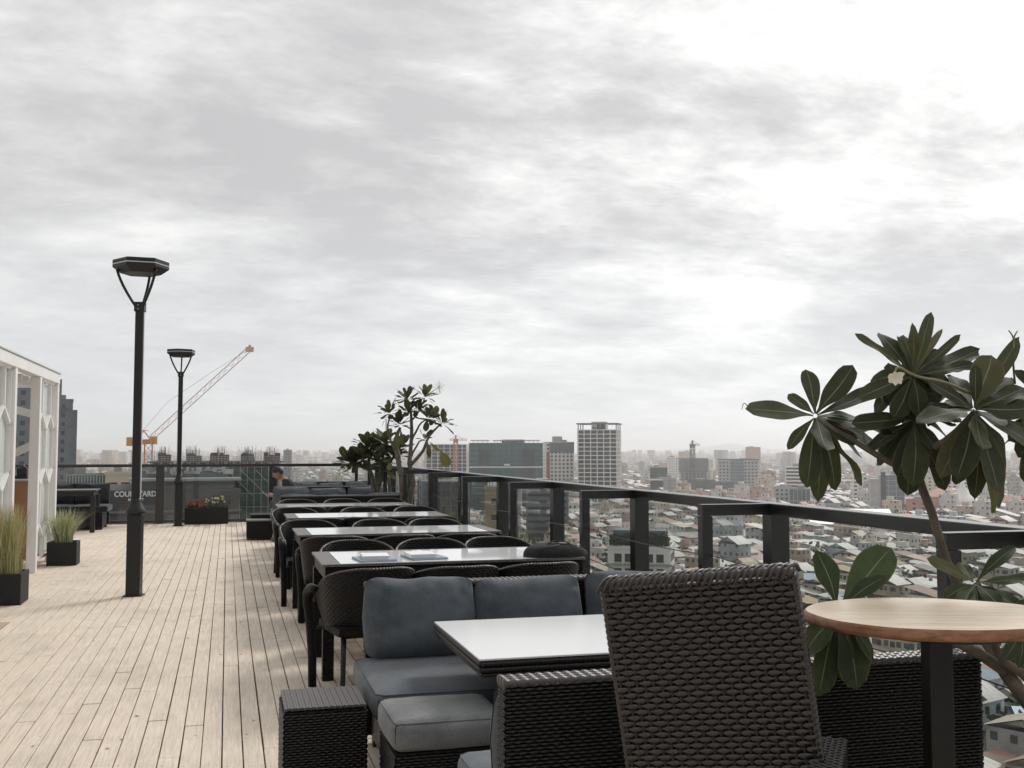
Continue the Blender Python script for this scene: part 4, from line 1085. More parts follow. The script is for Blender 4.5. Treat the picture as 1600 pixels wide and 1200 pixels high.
    ros(1660, 640, 3.6, [(1588, 575, 34, .05), (1580, 620, 40, .1), (1570, 680, 44, .02), (1600, 560, 24, .0), (1605, 760, 54, -.05), (1640, 790, 54, .0, O), (1640, 520, 30, .0), (1625, 540, 24, .05), (1560, 640, 40, .04, O), (1588, 710, 44, -.04), (1600, 665, 40, -.08, O), (1575, 605, 34, -.05)], D, extra=14, R=115)
    # low right rosette
    ros(1523, 912, 3.45, [(1456, 867, 26, -.05, O), (1589, 838, 24, .05), (1612, 903, 20, .0, 'low'), (1476, 932, 26, -.06), (1500, 950, 30, -.1), (1566, 944, 34, -.1, 'low'), (1535, 960, 34, -.12), (1500, 880, 24, .1, 'low'), (1605, 950, 36, -.02)], 'low', extra=0)
    ros(1600, 985, 3.42, [(1570, 1030, 24, -.05), (1596, 1045, 22, -.05), (1610, 935, 40, .0), (1640, 1000, 30, .0)], 'low', extra=0)
    # leaves round the left side of the table
    ros(1310, 952, 3.36, [(1282, 857, 36, .03), (1394, 853, 50, .02), (1380, 893, 26, -.03), (1243, 957, 26, -.04), (1257, 1020, 32, -.06), (1280, 1090, 34, -.10), (1308, 1055, 40, -.05), (1354, 1080, 56, -.08), (1384, 1026, 40, -.02), (1330, 1068, 40, .02), (1285, 1000, 30, .02)], 'low', wf=1.2, extra=0)
    # flower stalk and flower
    branch(t, root, [A(1518, 615, 3.42), A(1478, 598, 3.40), A(1432, 588, 3.36), A(1404, 574, 3.34), A(1398, 586, 3.33)], [.0055, .005, .0045, .004, .003], 'green_stem', 'flower_stalk', n=6, wob=.001)
    branch(t, root, [A(1168, 634, 3.55), A(1162, 630, 3.55), A(1159, 640, 3.55)], [.002, .0015, .001], 'green_stem', 'seed_stalk', n=5, wob=0)
    fc = A(1399, 588, 3.33)
    for j in range(7):
        a = j * 2 * PI / 7; r = rng.uniform(.024, .034); tip = fc + _r * math.cos(a) * r + Vector((0, 0, math.sin(a) * r * .8 - .012)) - _f * .01
        y = (tip - fc).normalized(); n = (-_f - y * -_f.dot(y)).normalized(); x = y.cross(n); m = MB()
        m.grid(lambda u, v: Vector(((2 * u - 1) * .36 * math.sin(PI * min(1, v * .9 + .08)), v, .12 * math.sin(v * 3 + j))), 2, 4)
        o = mk('petal', m, 'petal', t); o.matrix_local = Matrix.Translation(fc - root) @ Matrix((x * r, y * r, n * r)).transposed().to_4x4()
    for px, py in ((1576, 516), (1590, 517)):
        branch(t, root, [A(1586, 600, 3.5), A(1583, 560, 3.5), A(1584, 530, 3.5), A(px, py, 3.5)], [.004, .0035, .003, .002], 'green_stem', 'seed_stalk', n=5, wob=.001)
near_tree()
tp = thing('planter_box', 'black planter at the foot of the near frangipani tree, lower right', 'planter', (2.78, 2.86, 0))
mk('box_wall', MB().lathe([(.13, .0), (.155, .28), (.165, .285), (.165, .31), (.145, .31), (.14, .27)], 28), 'planter_black', tp)
mk('soil', MB().lathe([(.138, .262), (.12, .268), (.03, .272)], 20), 'soil', tp)

def far_tree(name, label, roots, stems, rosettes, L, dep, seed, key, olive=.12):
    r = random.Random(seed); root = Vector(roots); t = thing(name, label, 'tree', root)
    for pts, rads in stems: branch(t, root, [at(*p) for p in pts], rads, n=7, sm=3, wob=.02, name='branch')
    i = 0
    for (px, py, dd, n, kk, tilt) in rosettes:
        n = int(n * 1.35)
        b_ = at(px, py, dep + dd); ax = Vector((tilt * .6, r.uniform(-.3, .1), 1)).normalized()
        q = ax.to_track_quat('Z', 'Y')
        for j in range(n):
            a = 2.399 * j + r.uniform(-.3, .3); el = rad(68 - 96 * j / n + r.uniform(-10, 10))
            d = q @ Vector((math.cos(a) * math.cos(el), math.sin(a) * math.cos(el), math.sin(el))); l = L * r.uniform(.75, 1.1)
            put_leaf(t, root, b_ + d * .02, b_ + d * l, l * r.uniform(.30, .42), kk if r.random() > olive else 'olive', i, facing=q @ Vector((0, 0, 1))); i += 1
    return t, root
d1 = 15.9
t1, rt1 = far_tree('frangipani_tree', 'taller slender frangipani beside the railing corner with open grey branches', (2.70, 15.35, .3), [
    ([(628, 800, d1), (629, 760, d1), (622, 715, d1), (618, 690, d1), (624, 668, d1)], [.05, .045, .04, .032, .02]),
    ([(636, 800, d1), (645, 755, d1), (640, 725, d1), (644, 670, d1), (640, 640, d1)], [.05, .042, .034, .026, .016]),
    ([(640, 728, d1), (660, 705, d1), (672, 680, d1), (690, 662, d1)], [.03, .024, .018, .012]),
    ([(622, 715, d1), (612, 690, d1), (606, 672, d1), (608, 650, d1)], [.028, .02, .016, .012]),
    ([(641, 715, d1), (655, 690, d1), (664, 688, d1)], [.018, .013, .01]),
    ([(643, 690, d1), (655, 665, d1), (668, 655, d1)], [.018, .014, .01]),
    ([(642, 660, d1), (655, 640, d1), (664, 622, d1)], [.016, .013, .01])],
    [(636, 625, 0, 13, 'dark', 0), (609, 646, .1, 12, 'dark', -.6), (638, 645, -.1, 13, 'dark', .1), (664, 621, .1, 9, 'dark', .4), (690, 662, 0, 9, 'dark', .6), (668, 654, -.1, 10, 'dark', .4), (624, 664, -.1, 13, 'dark', -.2), (652, 640, .1, 10, 'dark', .2), (664, 688, 0, 5, 'dark', .3), (676, 655, .1, 8, 'dark', .6)],
    .25, d1, 3, 'dark', .45)
for px, py, tx, ty, w, kk in ((620, 672, 621, 700, .07, 'olive'), (626, 670, 628, 697, .06, 'olive'), (668, 690, 671, 716, .075, 'olive'), (688, 704, 701, 730, .16, 'yellow'), (672, 692, 686, 705, .05, 'yellow'), (608, 722, 609, 735, .09, 'olive')):
    put_leaf(t1, rt1, at(px, py, d1 - .1), at(tx, ty, d1 - .15), w, kk, 2, facing=-_f)
branch(t1, rt1, [at(664, 620, d1), at(675, 612, d1), at(684, 606, d1)], [.008, .006, .005], 'green_stem', 'flower_stalk', n=5, wob=0)
for j in range(12):
    a = j * .55 - 1.2; c = at(686, 605, d1); e = c + _r * .11 * math.cos(a) * rng.uniform(.5, 1) + Vector((0, 0, .09 * math.sin(a)))
    mk('petal', MB().bar(c - rt1, e - rt1, .012, .006), 'petal', t1)
d2 = 17.6
far_tree('frangipani_tree', 'lower dense dark frangipani left of the slender one', (2.62, 17.0, .3), [
    ([(585, 800, d2), (583, 755, d2), (577, 735, d2), (560, 728, d2)], [.05, .042, .03, .018]),
    ([(590, 800, d2), (592, 750, d2), (598, 720, d2), (600, 698, d2)], [.05, .04, .03, .018]),
    ([(583, 760, d2), (577, 725, d2), (574, 704, d2)], [.035, .026, .016]),
    ([(592, 760, d2), (610, 720, d2), (626, 702, d2)], [.035, .026, .016]),
    ([(612, 790, d2), (606, 750, d2), (594, 728, d2)], [.03, .026, .016])],
    [(555, 726, 0, 22, 'dark', -.5), (574, 700, .1, 20, 'dark', -.1), (601, 693, 0, 20, 'dark', 0), (625, 700, .1, 18, 'dark', .4), (590, 722, -.2, 20, 'low', 0), (568, 718, -.1, 20, 'dark', -.2), (612, 712, -.1, 20, 'dark', .2), (545, 722, 0, 14, 'dark', -.8), (586, 700, .2, 16, 'dark', 0), (600, 735, -.2, 10, 'low', .2)],
    .31, d2, 5, 'dark')

# ================================================================== seated man
def man():
    c = at(437, 746, 19.75); gx, gy = c.x + .12, c.y
    t = thing('person', 'seated man in a black shirt, bent over a phone at the far sofas', 'person', (gx, gy, 0))
    # faces -X. skeleton in local metres, origin on the floor under the hips
    J = {'pel': (.18, 0, .52, .15), 'bel': (.13, 0, .68, .135), 'che': (.03, 0, .82, .145), 'nek': (-.05, 0, .94, .062), 'nk2': (-.10, 0, .985, .055),
         'sl': (.02, -.17, .88, .062), 'el': (.02, -.22, .66, .046), 'wl': (-.22, -.12, .62, .031),
         'sr': (.02, .17, .88, .062), 'er': (.0, .22, .67, .046), 'wr': (-.22, .10, .63, .031),
         'hl': (.16, -.10, .50, .10), 'kl': (-.26, -.13, .50, .065), 'al': (-.24, -.13, .10, .042), 'tl': (-.38, -.14, .04, .036),
         'hr': (.16, .10, .50, .10), 'kr': (-.26, .13, .50, .065), 'ar': (-.20, .13, .10, .042), 'tr': (-.34, .14, .04, .036)}
    E = [('pel', 'bel'), ('bel', 'che'), ('che', 'nek'), ('nek', 'nk2'), ('che', 'sl'), ('sl', 'el'), ('el', 'wl'), ('che', 'sr'), ('sr', 'er'), ('er', 'wr'),
         ('pel', 'hl'), ('hl', 'kl'), ('kl', 'al'), ('al', 'tl'), ('pel', 'hr'), ('hr', 'kr'), ('kr', 'ar'), ('ar', 'tr')]
    def skin(name, J, E, m_, root, sub=2, par=t):
        ks = list(J); me = bpy.data.meshes.new(name); me.from_pydata([J[k][:3] for k in ks], [(ks.index(a), ks.index(b)) for a, b in E], [])
        o = link(name, me, par); md = o.modifiers.new('skin', 'SKIN'); md.use_smooth_shade = True
        for i, k in enumerate(ks):
            s = me.skin_vertices[0].data[i]; s.radius = (J[k][3], J[k][3]); s.use_root = (k == root)
        o.modifiers.new('sub', 'SUBSURF').levels = sub; o.modifiers['sub'].render_levels = sub; me.materials.append(M[m_]); return o
    skin('body', J, E, 'skin', 'pel')
    sh = {k: (x, y, z, r + .014) for k, (x, y, z, r) in J.items()}
    S = {k: sh[k] for k in ('pel', 'bel', 'che', 'sl', 'el', 'sr', 'er')}; S['nek'] = (-.035, 0, .925, .078)
    skin('shirt', S, [('pel', 'bel'), ('bel', 'che'), ('che', 'nek'), ('che', 'sl'), ('sl', 'el'), ('che', 'sr'), ('sr', 'er')], 'shirt_black', 'pel')
    T = {k: sh[k] for k in ('pel', 'hl', 'kl', 'al', 'hr', 'kr', 'ar')}
    skin('trousers', T, [('pel', 'hl'), ('hl', 'kl'), ('kl', 'al'), ('pel', 'hr'), ('hr', 'kr'), ('kr', 'ar')], 'trousers', 'pel')
    # head: looks down and left
    hd = link('head', None, t, (-.155, 0, 1.055), rot=(0, rad(-32), 0))
    def hf(u, v):
        a = 2 * PI * u; b_ = PI * (v - .5); cb = math.cos(b_); x, y, z = math.cos(a) * cb, math.sin(a) * cb, math.sin(b_)
        p = Vector((x * .098, y * .076, z * .118))
        if x < 0:
            p.x -= .016 * math.exp(-((z + .08) / .13) ** 2 - (y / .17) ** 2) * 1.4        # nose
            p.x -= .010 * math.exp(-((z + .72) / .2) ** 2 - (y / .35) ** 2)               # chin
            p.x += .010 * math.exp(-((z - .13) / .10) ** 2 - ((abs(y) - .36) / .16) ** 2)  # eye sockets
            p.x -= .004 * math.exp(-((z + .42) / .07) ** 2 - (y / .3) ** 2)               # lips
        if z < 0: p.y *= 1 + .22 * z; p.x *= 1 + (.18 * z if x > 0 else 0)
        return p
    mk('face', MB().grid(hf, 40, 28), 'skin', hd)
    for s in (-1, 1):
        mk('ear', MB().lathe([(.004, -.022), (.013, -.012), (.015, .006), (.010, .020), (.003, .024)], 8), 'skin', hd, (.008, s * .076, -.005))
        mk('eye', MB().lathe([(.003, -.008), (.009, 0), (.003, .008)], 8), 'hair', hd, (-.088, s * .030, .014))
    mk('hair', MB().grid(lambda u, v: (lambda p: Vector((p.x * (1.10 if p.x > 0 else 1.06) + .006, p.y * 1.11, p.z * 1.10 + .004)) * (1 + .03 * mnoise.noise(p * 60)))(hf(u, (lambda s: s + (1 - s) * v)(.455 + .17 * max(0, -math.cos(2 * PI * u)) ** .6 - .13 * max(0, math.cos(2 * PI * u)) ** .4))), 40, 14), 'hair', hd)
    # hands: palm, four fingers, thumb, holding a phone
    for s, w in ((-1, J['wl']), (1, J['wr'])):
        y = w[1]; H = {'w': (w[0] + .01, y, w[2], .028), 'p': (w[0] - .045, y * .82, w[2] + .012, .034), 'q': (w[0] - .075, y * .7, w[2] + .02, .032)}; Ed = [('w', 'p'), ('p', 'q')]
        for f in range(4):
            dy = (-.024 + .016 * f); Lf = (.052, .060, .056, .044)[f]
            H['a%d' % f] = (w[0] - .095, y * .62 + dy, w[2] + .022, .0095); H['b%d' % f] = (w[0] - .095 - Lf * .6, y * .45 + dy, w[2] + .008 + .002 * f, .0088); H['c%d' % f] = (w[0] - .085 - Lf * .7, y * .30 + dy, w[2] - .018, .0078)
            Ed += [('q', 'a%d' % f), ('a%d' % f, 'b%d' % f), ('b%d' % f, 'c%d' % f)]
        H['t1'] = (w[0] - .06, y * .45, w[2] + .045, .011); H['t2'] = (w[0] - .095, y * .25, w[2] + .055, .0095); Ed += [('p', 't1'), ('t1', 't2')]
        skin('hand', H, Ed, 'skin', 'p', 1)
    ph = thing('phone', 'pale phone in the hands of the seated man', 'phone', (gx - .375, gy, .66)); ph.rotation_euler = (0, rad(38), 0)
    mk('phone_body', MB().b2((-.075, -.037, -.004), (.075, .037, .003)), 'paper_white', ph, bev=.003)
    mk('phone_screen', MB().b2((-.066, -.034, .0035), (.066, .034, .0045)), 'dark_glass', ph)
man()
# ================================================================== the city below
GZ = -52.0
g = MB().quadify([(-14000, -2000, GZ), (14000, -2000, GZ), (14000, 16000, GZ), (-14000, 16000, GZ)], [(0, 1, 2, 3)]); mk('city_ground', g, 'city_ground', kind='structure')
TAKEN = []      # footprints kept clear of ordinary houses: (x, y, radius)
def frame_on(px0, px1, D, depth, turn):
    "centre of front face, right vector, inward vector, width, for a block seen between two columns of the picture"
    c = at((px0 + px1) / 2, 702, D); view = Vector((c.x, c.y, 0)).normalized(); side = Vector((view.y, -view.x, 0))
    Wd = (px1 - px0) / F * D; k = abs(math.sin(turn)) * depth; w = max(Wd * .3, (Wd - k) / math.cos(turn))
    R = Matrix.Rotation(turn, 3, 'Z'); ax = R @ side; iny = R @ view
    cc = Vector((c.x, c.y, 0)) + iny * (depth / 2)
    TAKEN.append((cc.x, cc.y, max(w, depth) * .62 + 4)); return cc, math.atan2(ax.y, ax.x), w
def Dh(py, h): return (HEYE - GZ - h) * F / (py - 702)
def ztop(py, D): return HEYE + (702 - py) / F * D
def win_rows(m, W, Dp, z0, z1, fl, bay, ww, wh, faces=('f', 'l', 'r'), skip=None, out=.06, sill=.9, mi=0, seed=0):
    r = random.Random(seed); n = max(1, int((z1 - z0) / fl))
    for f in faces:
        Wf = W if f in 'fb' else Dp; nb = max(1, int((Wf - .6) / bay)); off = (Wf - nb * bay) / 2
        for i in range(n):
            for j in range(nb):
                if skip and skip(i, j, n, nb): continue
                u = -Wf / 2 + off + bay * (j + .5); z = z0 + i * fl + sill
                if f == 'f': m.box((u, -Dp / 2 - out / 2 + .02, z + wh / 2), (ww, out, wh), mi=mi)
                elif f == 'l': m.box((-W / 2 - out / 2 + .02, u, z + wh / 2), (out, ww, wh), mi=mi)
                elif f == 'r': m.box((W / 2 + out / 2 - .02, u, z + wh / 2), (out, ww, wh), mi=mi)
def building(name, label, px0, px1, py, D, depth, style, wall='wall_white', glass='dark_glass', turn=0.0, fl=3.3, bay=3.6, ww=1.8, wh=1.5, cat='building', extra=None, base=GZ, single=False, roof='grey_roofing', group=None):
    cc, rz, W = frame_on(px0, px1, D, depth, turn); zt = ztop(py, D)
    t = thing(name, label, cat, (cc.x, cc.y, base), rz, group); H = zt - base; Dp = depth
    lowvis = max(base + 1, ztop(940, D)) - base
    if style in ('punched', 'plain'):
        mk('wall', MB().b2((-W / 2, -Dp / 2, 0), (W / 2, Dp / 2, H)), wall, t)
        mk('parapet', MB().b2((-W / 2 - .2, -Dp / 2 - .2, H + .002), (W / 2 + .2, -Dp / 2 + .3, H + .9)).b2((-W / 2 - .2, Dp / 2 - .3, H + .002), (W / 2 + .2, Dp / 2 + .2, H + .9)).b2((-W / 2 - .2, -Dp / 2 + .301, H + .002), (-W / 2 + .3, Dp / 2 - .301, H + .9)).b2((W / 2 - .3, -Dp / 2 + .301, H + .002), (W / 2 + .2, Dp / 2 - .301, H + .9)), wall, t)
        if style == 'punched':
            z0 = H - fl * int((H - max(0, lowvis - 6)) / fl) - .3
            m = MB(); win_rows(m, W, Dp, z0, H - .2, fl, bay, ww, wh)
            if single:
                pane = MB().box((0, 0, 0), (ww, .08, wh)).mesh('window', glass); fr = MB().b2((-ww / 2 - .12, -.09, -wh / 2 - .18), (ww / 2 + .12, .02, -wh / 2 - .02)).mesh('sill', 'wall_grey')
                n = int((H - z0) / fl); nb = max(1, int((W - .6) / bay)); off = (W - nb * bay) / 2
                for i in range(n):
                    for j in range(nb):
                        o = link('window', pane, t, (-W / 2 + off + bay * (j + .5), -Dp / 2 - .01, z0 + i * fl + .9 + wh / 2)); link('sill', fr, o)
                m = MB(); win_rows(m, W, Dp, z0, H - .2, fl, bay, ww, wh, faces=('l', 'r'))
            if m.f: mk('windows', m, glass, t, kind='stuff')
    elif style == 'grid':
        mk('glass_core', MB().b2((-W / 2 + .5, -Dp / 2 + .5, 0), (W / 2 - .5, Dp / 2 - .5, H - .5)), glass, t)
        n = int((H - max(0, lowvis - 10)) / fl); m = MB()
        for i in range(n + 1): z = H - i * fl; m.b2((-W / 2, -Dp / 2, z - .75), (W / 2, Dp / 2, z))
        mk('floor_slabs', m, wall, t, kind='stuff')
        m = MB(); nb = max(2, round(W / bay)); z0 = H - (n) * fl
        for j in range(nb + 1):
            x = -W / 2 + W * j / nb; m.b2((x - .35, -Dp / 2 - .12, z0), (x + .35, -Dp / 2 + .4, H))
        nd = max(2, round(Dp / bay))
        for j in range(nd + 1):
            y = -Dp / 2 + Dp * j / nd
            for s in (-1, 1): m.b2((s * W / 2 - .2 - .12 * (s < 0), y - .35, z0), (s * W / 2 + .2 + .12 * (s > 0), y + .35, H))
        mk('facade_columns', m, wall, t, kind='stuff')
    elif style == 'curtain':
        mk('glass_wall', MB().b2((-W / 2, -Dp / 2, 0), (W / 2, Dp / 2, H)), glass, t)
        n = int((H - max(0, lowvis - 10)) / fl); m = MB(); z0 = H - n * fl
        for i in range(n + 1): z = H - i * fl; m.b2((-W / 2 - .1, -Dp / 2 - .1, z - .22), (W / 2 + .1, Dp / 2 + .1, z))
        nb = max(2, round(W / bay))
        for j in range(nb + 1): x = -W / 2 + W * j / nb; m.b2((x - .10, -Dp / 2 - .15, z0), (x + .10, -Dp / 2 - .02, H))
        mk('mullions', m, wall, t, kind='stuff')
    elif style == 'bands':
        mk('wall', MB().b2((-W / 2, -Dp / 2, 0), (W / 2, Dp / 2, H)), wall, t)
        n = int((H - max(0, lowvis - 8)) / fl); m = MB()
        for i in range(n): z = H - 1.0 - i * fl; m.b2((-W / 2 * .90, -Dp / 2 - .06, z - wh), (W / 2 * .90, -Dp / 2 + .2, z)); m.b2((W / 2 - .2, -Dp / 2 * .8, z - wh), (W / 2 + .06, Dp / 2 * .8, z))
        mk('window_bands', m, glass, t, kind='stuff')
    elif style == 'open':
        n = int((H - max(0, lowvis - 8)) / fl); m = MB()
        for i in range(n + 1): z = H - i * fl; m.b2((-W / 2, -Dp / 2, z - .4), (W / 2, Dp / 2, z))
        mk('floor_slabs', m, wall, t, kind='stuff'); m = MB(); nb = max(2, round(W / bay)); z0 = H - n * fl
        for j in range(nb + 1):
            for y in (-Dp / 2 + .4, 0, Dp / 2 - .4): x = -W / 2 + W * j / nb; m.b2((x - .3, y - .3, z0), (x + .3, y + .3, H - .01))
        mk('columns', m, wall, t, kind='stuff')
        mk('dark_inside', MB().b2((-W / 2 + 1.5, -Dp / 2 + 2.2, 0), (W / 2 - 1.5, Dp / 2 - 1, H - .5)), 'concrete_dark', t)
    if style in ('punched', 'plain', 'bands', 'grid', 'curtain'):
        r = random.Random(int(px0 * 7 + py)); m = MB(); q = r.uniform(-.2, .2)
        m.b2((W * (q - .15), -Dp * .15, H + .01), (W * (q + .15), Dp * .25, H + 2.6)); mk('roof_house', m, roof, t)
    if extra: extra(t, W, Dp, H)
    return t

# --- tall grid tower
def crown(t, W, Dp, H):
    m = MB()
    for s in (-1, 1):
        m.b2((-W / 2 - 1, s * Dp / 2 - .5, H + 4.2), (W / 2 + 1, s * Dp / 2 + .5, H + 5.2)); m.b2((s * (W / 2 + .5) - .5, -Dp / 2 + .51, H + 4.2), (s * (W / 2 + .5) + .5, Dp / 2 - .51, H + 5.2))
        for y in (-Dp / 2 + .6, 0, Dp / 2 - .6): m.b2((s * (W / 2 - .4) - .35, y - .35, H + .01), (s * (W / 2 - .4) + .35, y + .35, H + 4.2))
    mk('crown_frame', m, 'concrete_dark', t); m = MB()
    m.b2((-W * .18, -Dp * .2, H + .01), (W * .2, Dp * .2, H + 6.4)); mk('plant_room', m, 'wall_grey', t)
    m = MB(); r = random.Random(2)
    for i in range(14): x, y = r.uniform(-W * .14, W * .14), r.uniform(-Dp * .38, -Dp * .22); m.b2((x, y, H + .01), (x + r.uniform(.5, 2), y + 1, H + r.uniform(1, 5)))
    mk('roof_machines', m, 'concrete_black', t)
    m = MB(); 
    for i in range(9): z = H - 3 - i * 3.45; m.b2((W * .30, -Dp / 2 - .3, z - 1.3), (W * .36, -Dp / 2 - .1, z))
    mk('balcony_bays', m, 'wall_white', t)
building('office_tower', 'tallest tower with white grid facade and open crown frame', 899, 967, 671, 850, 24, 'grid', glass='navy_glass', turn=rad(-9), fl=3.45, bay=5.4, extra=crown)
def mall_roof(t, W, Dp, H):
    for i, (a, b_) in enumerate(((-.48, -.22), (-.17, 0.0), (.05, .2), (.24, .48))):
        m = MB().b2((W * a, -Dp * .2, H + 1.6), (W * b_, Dp * .3, H + 2.2)); 
        for k in range(4): x = W * (a + (b_ - a) * (k + .5) / 4); m.b2((x - .2, -Dp * .15, H + .01), (x + .2, -Dp * .13, H + 1.6))
        mk('roof_canopy', m, 'wall_grey', t)
    mk('light_band', MB().b2((-W / 2 - .2, -Dp / 2 - .35, H - 18.4), (W / 2 + .2, -Dp / 2 - .12, H - 17.5)), 'wall_white', t)
    for a, b_ in ((-.37, -.22), (.22, .38)): mk('dark_bay', MB().b2((W * a, -Dp / 2 - .32, 4), (W * b_, -Dp / 2 - .16, H - 4.5)), 'concrete_black', t)
    mk('roof_sign', MB().b2((-.03 * W, -Dp / 2 - .5, H - 16.8), (.05 * W, -Dp / 2 - .32, H - 15.6)), 'sign_letter', t)
building('glass_block', 'wide dark teal glass block with small canopies on its roof', 732, 850, 692, 780, 34, 'curtain', wall='wall_bluegrey', glass='teal_glass', turn=rad(3), fl=3.8, bay=5.0, extra=mall_roof)
def redside(t, W, Dp, H):
    mk('red_fin', MB().b2((-W / 2 + 1, -Dp / 2 - .5, 0), (-W / 2 + 3.6, -Dp / 2 - .05, H - 8)), 'wall_red', t)
    mk('upper_storeys', MB().b2((-W * .36, -Dp / 2 - .4, H - 8), (W / 2 + .1, Dp / 2 + .1, H + .3)), 'wall_bluegrey', t)
    mk('penthouse', MB().b2((-W * .2, -4, H + .9), (W * .12, 5, H + 5.5)), 'wall_grey', t)
building('apartment_tower', 'white apartment tower with a dark red fin, left of the tallest tower', 850, 899, 692, 880, 22, 'punched', turn=rad(6), fl=3.2, bay=3.3, ww=1.7, wh=1.7, extra=redside)
building('tower_under_construction', 'unfinished white tower seen behind the slender frangipani', 664, 733, 694, 900, 22, 'open', wall='wall_white', turn=rad(4), fl=3.3, bay=5.5, cat='construction site')
# --- right hand skyline
def nett(t, W, Dp, H): mk('safety_net', MB().b2((-W / 2 - .4, -Dp / 2 - .4, H * .6), (W / 2 + .4, Dp / 2 + .4, H + 1)), 'green_net', t)
building('apartment_tower', 'slim pale tower left of the unfinished round tower', 1048, 1066, 715, 1450, 22, 'punched', turn=rad(30), fl=3.4, bay=4.2)
building('netted_building', 'small building wrapped in green safety net', 1016, 1042, 731, 1080, 14, 'plain', wall='wall_grey', extra=lambda t, W, Dp, H: mk('safety_net', MB().b2((-W / 2 - .3, -Dp / 2 - .3, H - 13), (W / 2 + .3, Dp / 2 + .3, H + .3)), 'green_net', t), cat='building')
def board(t, W, Dp, H):
    mk('billboard', MB().b2((-W * .48, -Dp / 2 - .6, H - 9), (W * .2, -Dp / 2 - .2, H - .4)), 'billboard', t)
building('corner_building', 'block with a dark billboard in front of the netted building', 1015, 1048, 750, 1000, 14, 'plain', wall='wall_white', extra=board)
def top_net(t, W, Dp, H): mk('dark_net', MB().b2((-W / 2 - .5, -Dp / 2 - .5, H - 15), (W / 2 + .5, Dp / 2 + .5, H + .8)), 'wall_bluegrey', t)
building('tower_under_construction', 'round edged unfinished tower wrapped dark at the top', 1065, 1110, 717, 1280, 26, 'open', wall='wall_grey', turn=rad(15), fl=3.3, bay=5, extra=top_net, cat='construction site')
building('apartment_tower', 'cream tower far behind the unfinished round tower', 1060, 1082, 706, 2100, 22, 'punched', wall='wall_cream', fl=4)
def office3(t, W, Dp, H):
    mk('glass_bay', MB().b2((-W * .16, -Dp / 2 - 1.4, 0), (W * .14, -Dp / 2 - .08, H + 1.5)), 'blue_glass', t)
    m = MB()
    for i in range(14): m.b2((-W * .165, -Dp / 2 - 1.6, H - 1 - i * 3.5), (W * .145, -Dp / 2 - 1.41, H - .6 - i * 3.5))
    for i in range(7): x = -W * .16 + W * .30 * i / 6; m.b2((x - .1, -Dp / 2 - 1.6, 10), (x + .1, -Dp / 2 - 1.42, H + 1.4))
    mk('mullions', m, 'wall_grey', t, kind='stuff')
    mk('roof_bar', MB().b2((-W * .5, -Dp / 2, H + .91), (W * .5, Dp / 2, H + 2.0)), 'concrete_dark', t)
building('office_block', 'wide grey office block with a tall glass middle bay', 1120, 1186, 720, 1130, 24, 'punched', wall='wall_grey', turn=rad(-6), fl=3.5, bay=3.8, extra=office3)
building('apartment_tower', 'pinkish tower standing tallest far behind the office block', 1165, 1188, 699, 2300, 26, 'punched', wall='wall_salmon', fl=4.5, bay=5, ww=2.4, wh=2)
building('orange_building', 'salmon orange building right of the office block', 1188, 1211, 738, 1200, 16, 'punched', wall='wall_salmon', bay=5)
building('hotel_slab', 'white slab building with dark window bands left of the hanging leaves', 1225, 1264, 729, 980, 14, 'bands', turn=rad(-8), wh=1.6, glass='dark_glass')
building('blue_grey_shed', 'blue grey blank hall below the round unfinished tower', 1072, 1117, 752, 1000, 24, 'plain', wall='wall_bluegrey')
building('blue_hall', 'paler blue hall beside the blank blue grey one', 1117, 1148, 755, 960, 20, 'plain', wall='blue_glass')
building('flat_block', 'low dark block with a white dome roof', 1148, 1206, 768, 900, 18, 'bands', wall='wall_grey', extra=lambda t, W, Dp, H: mk('dome', MB().lathe([(6, H + .9), (5.4, H + 3), (3.6, H + 5), (.5, H + 6)], 20, c=(W * .15, 0, 0)), 'wall_white', t))
building('grey_block', 'grey block between the dome roof and the hanging leaves', 1207, 1234, 762, 840, 14, 'punched', wall='wall_grey')
building('striped_block', 'green and white striped block under the left leaf cluster', 1233, 1264, 764, 820, 14, 'curtain', wall='wall_white', glass='teal_glass', fl=9, bay=3)
building('white_flats', 'white flats with dark windows between the leaf clusters', 1330, 1364, 744, 900, 14, 'punched', turn=rad(8), bay=4, ww=2.4)
def greyleft(t, W, Dp, H):
    mk('blank_side', MB().b2((-W / 2 - 7, -Dp / 2 + .4, 0), (-W / 2 - .02, Dp / 2, H - 3)), 'wall_grey', t); mk('dark_stair', MB().b2((-W / 2 + .2, -Dp / 2 - .5, 0), (-W * .28, -Dp / 2 - .2, H + 2)), 'concrete_black', t)
building('glass_office', 'blue grey glass office below the middle leaves', 1374, 1412, 742, 760, 18, 'curtain', wall='wall_grey', glass='blue_glass', turn=rad(5), bay=5, fl=3.8, extra=greyleft)
building('cream_flats', 'cream flats right of the tree trunk', 1438, 1474, 744, 980, 14, 'punched', wall='wall_cream', bay=5)
building('cream_flats', 'cream block far right between two leaves', 1478, 1520, 752, 1050, 14, 'punched', wall='wall_white', bay=5, ww=2.6)
def hip(m, W, Dp, z, h, o=.6, mi=0, ridge=.35):
    a, b_ = W / 2 + o, Dp / 2 + o; r_ = W / 2 * ridge
    V = [(-a, -b_, z), (a, -b_, z), (a, b_, z), (-a, b_, z), (-r_, 0, z + h), (r_, 0, z + h)]
    m.quadify(V, [(0, 1, 5, 4), (1, 2, 5), (2, 3, 4, 5), (3, 0, 4), (3, 2, 1, 0)], mi=mi); return m
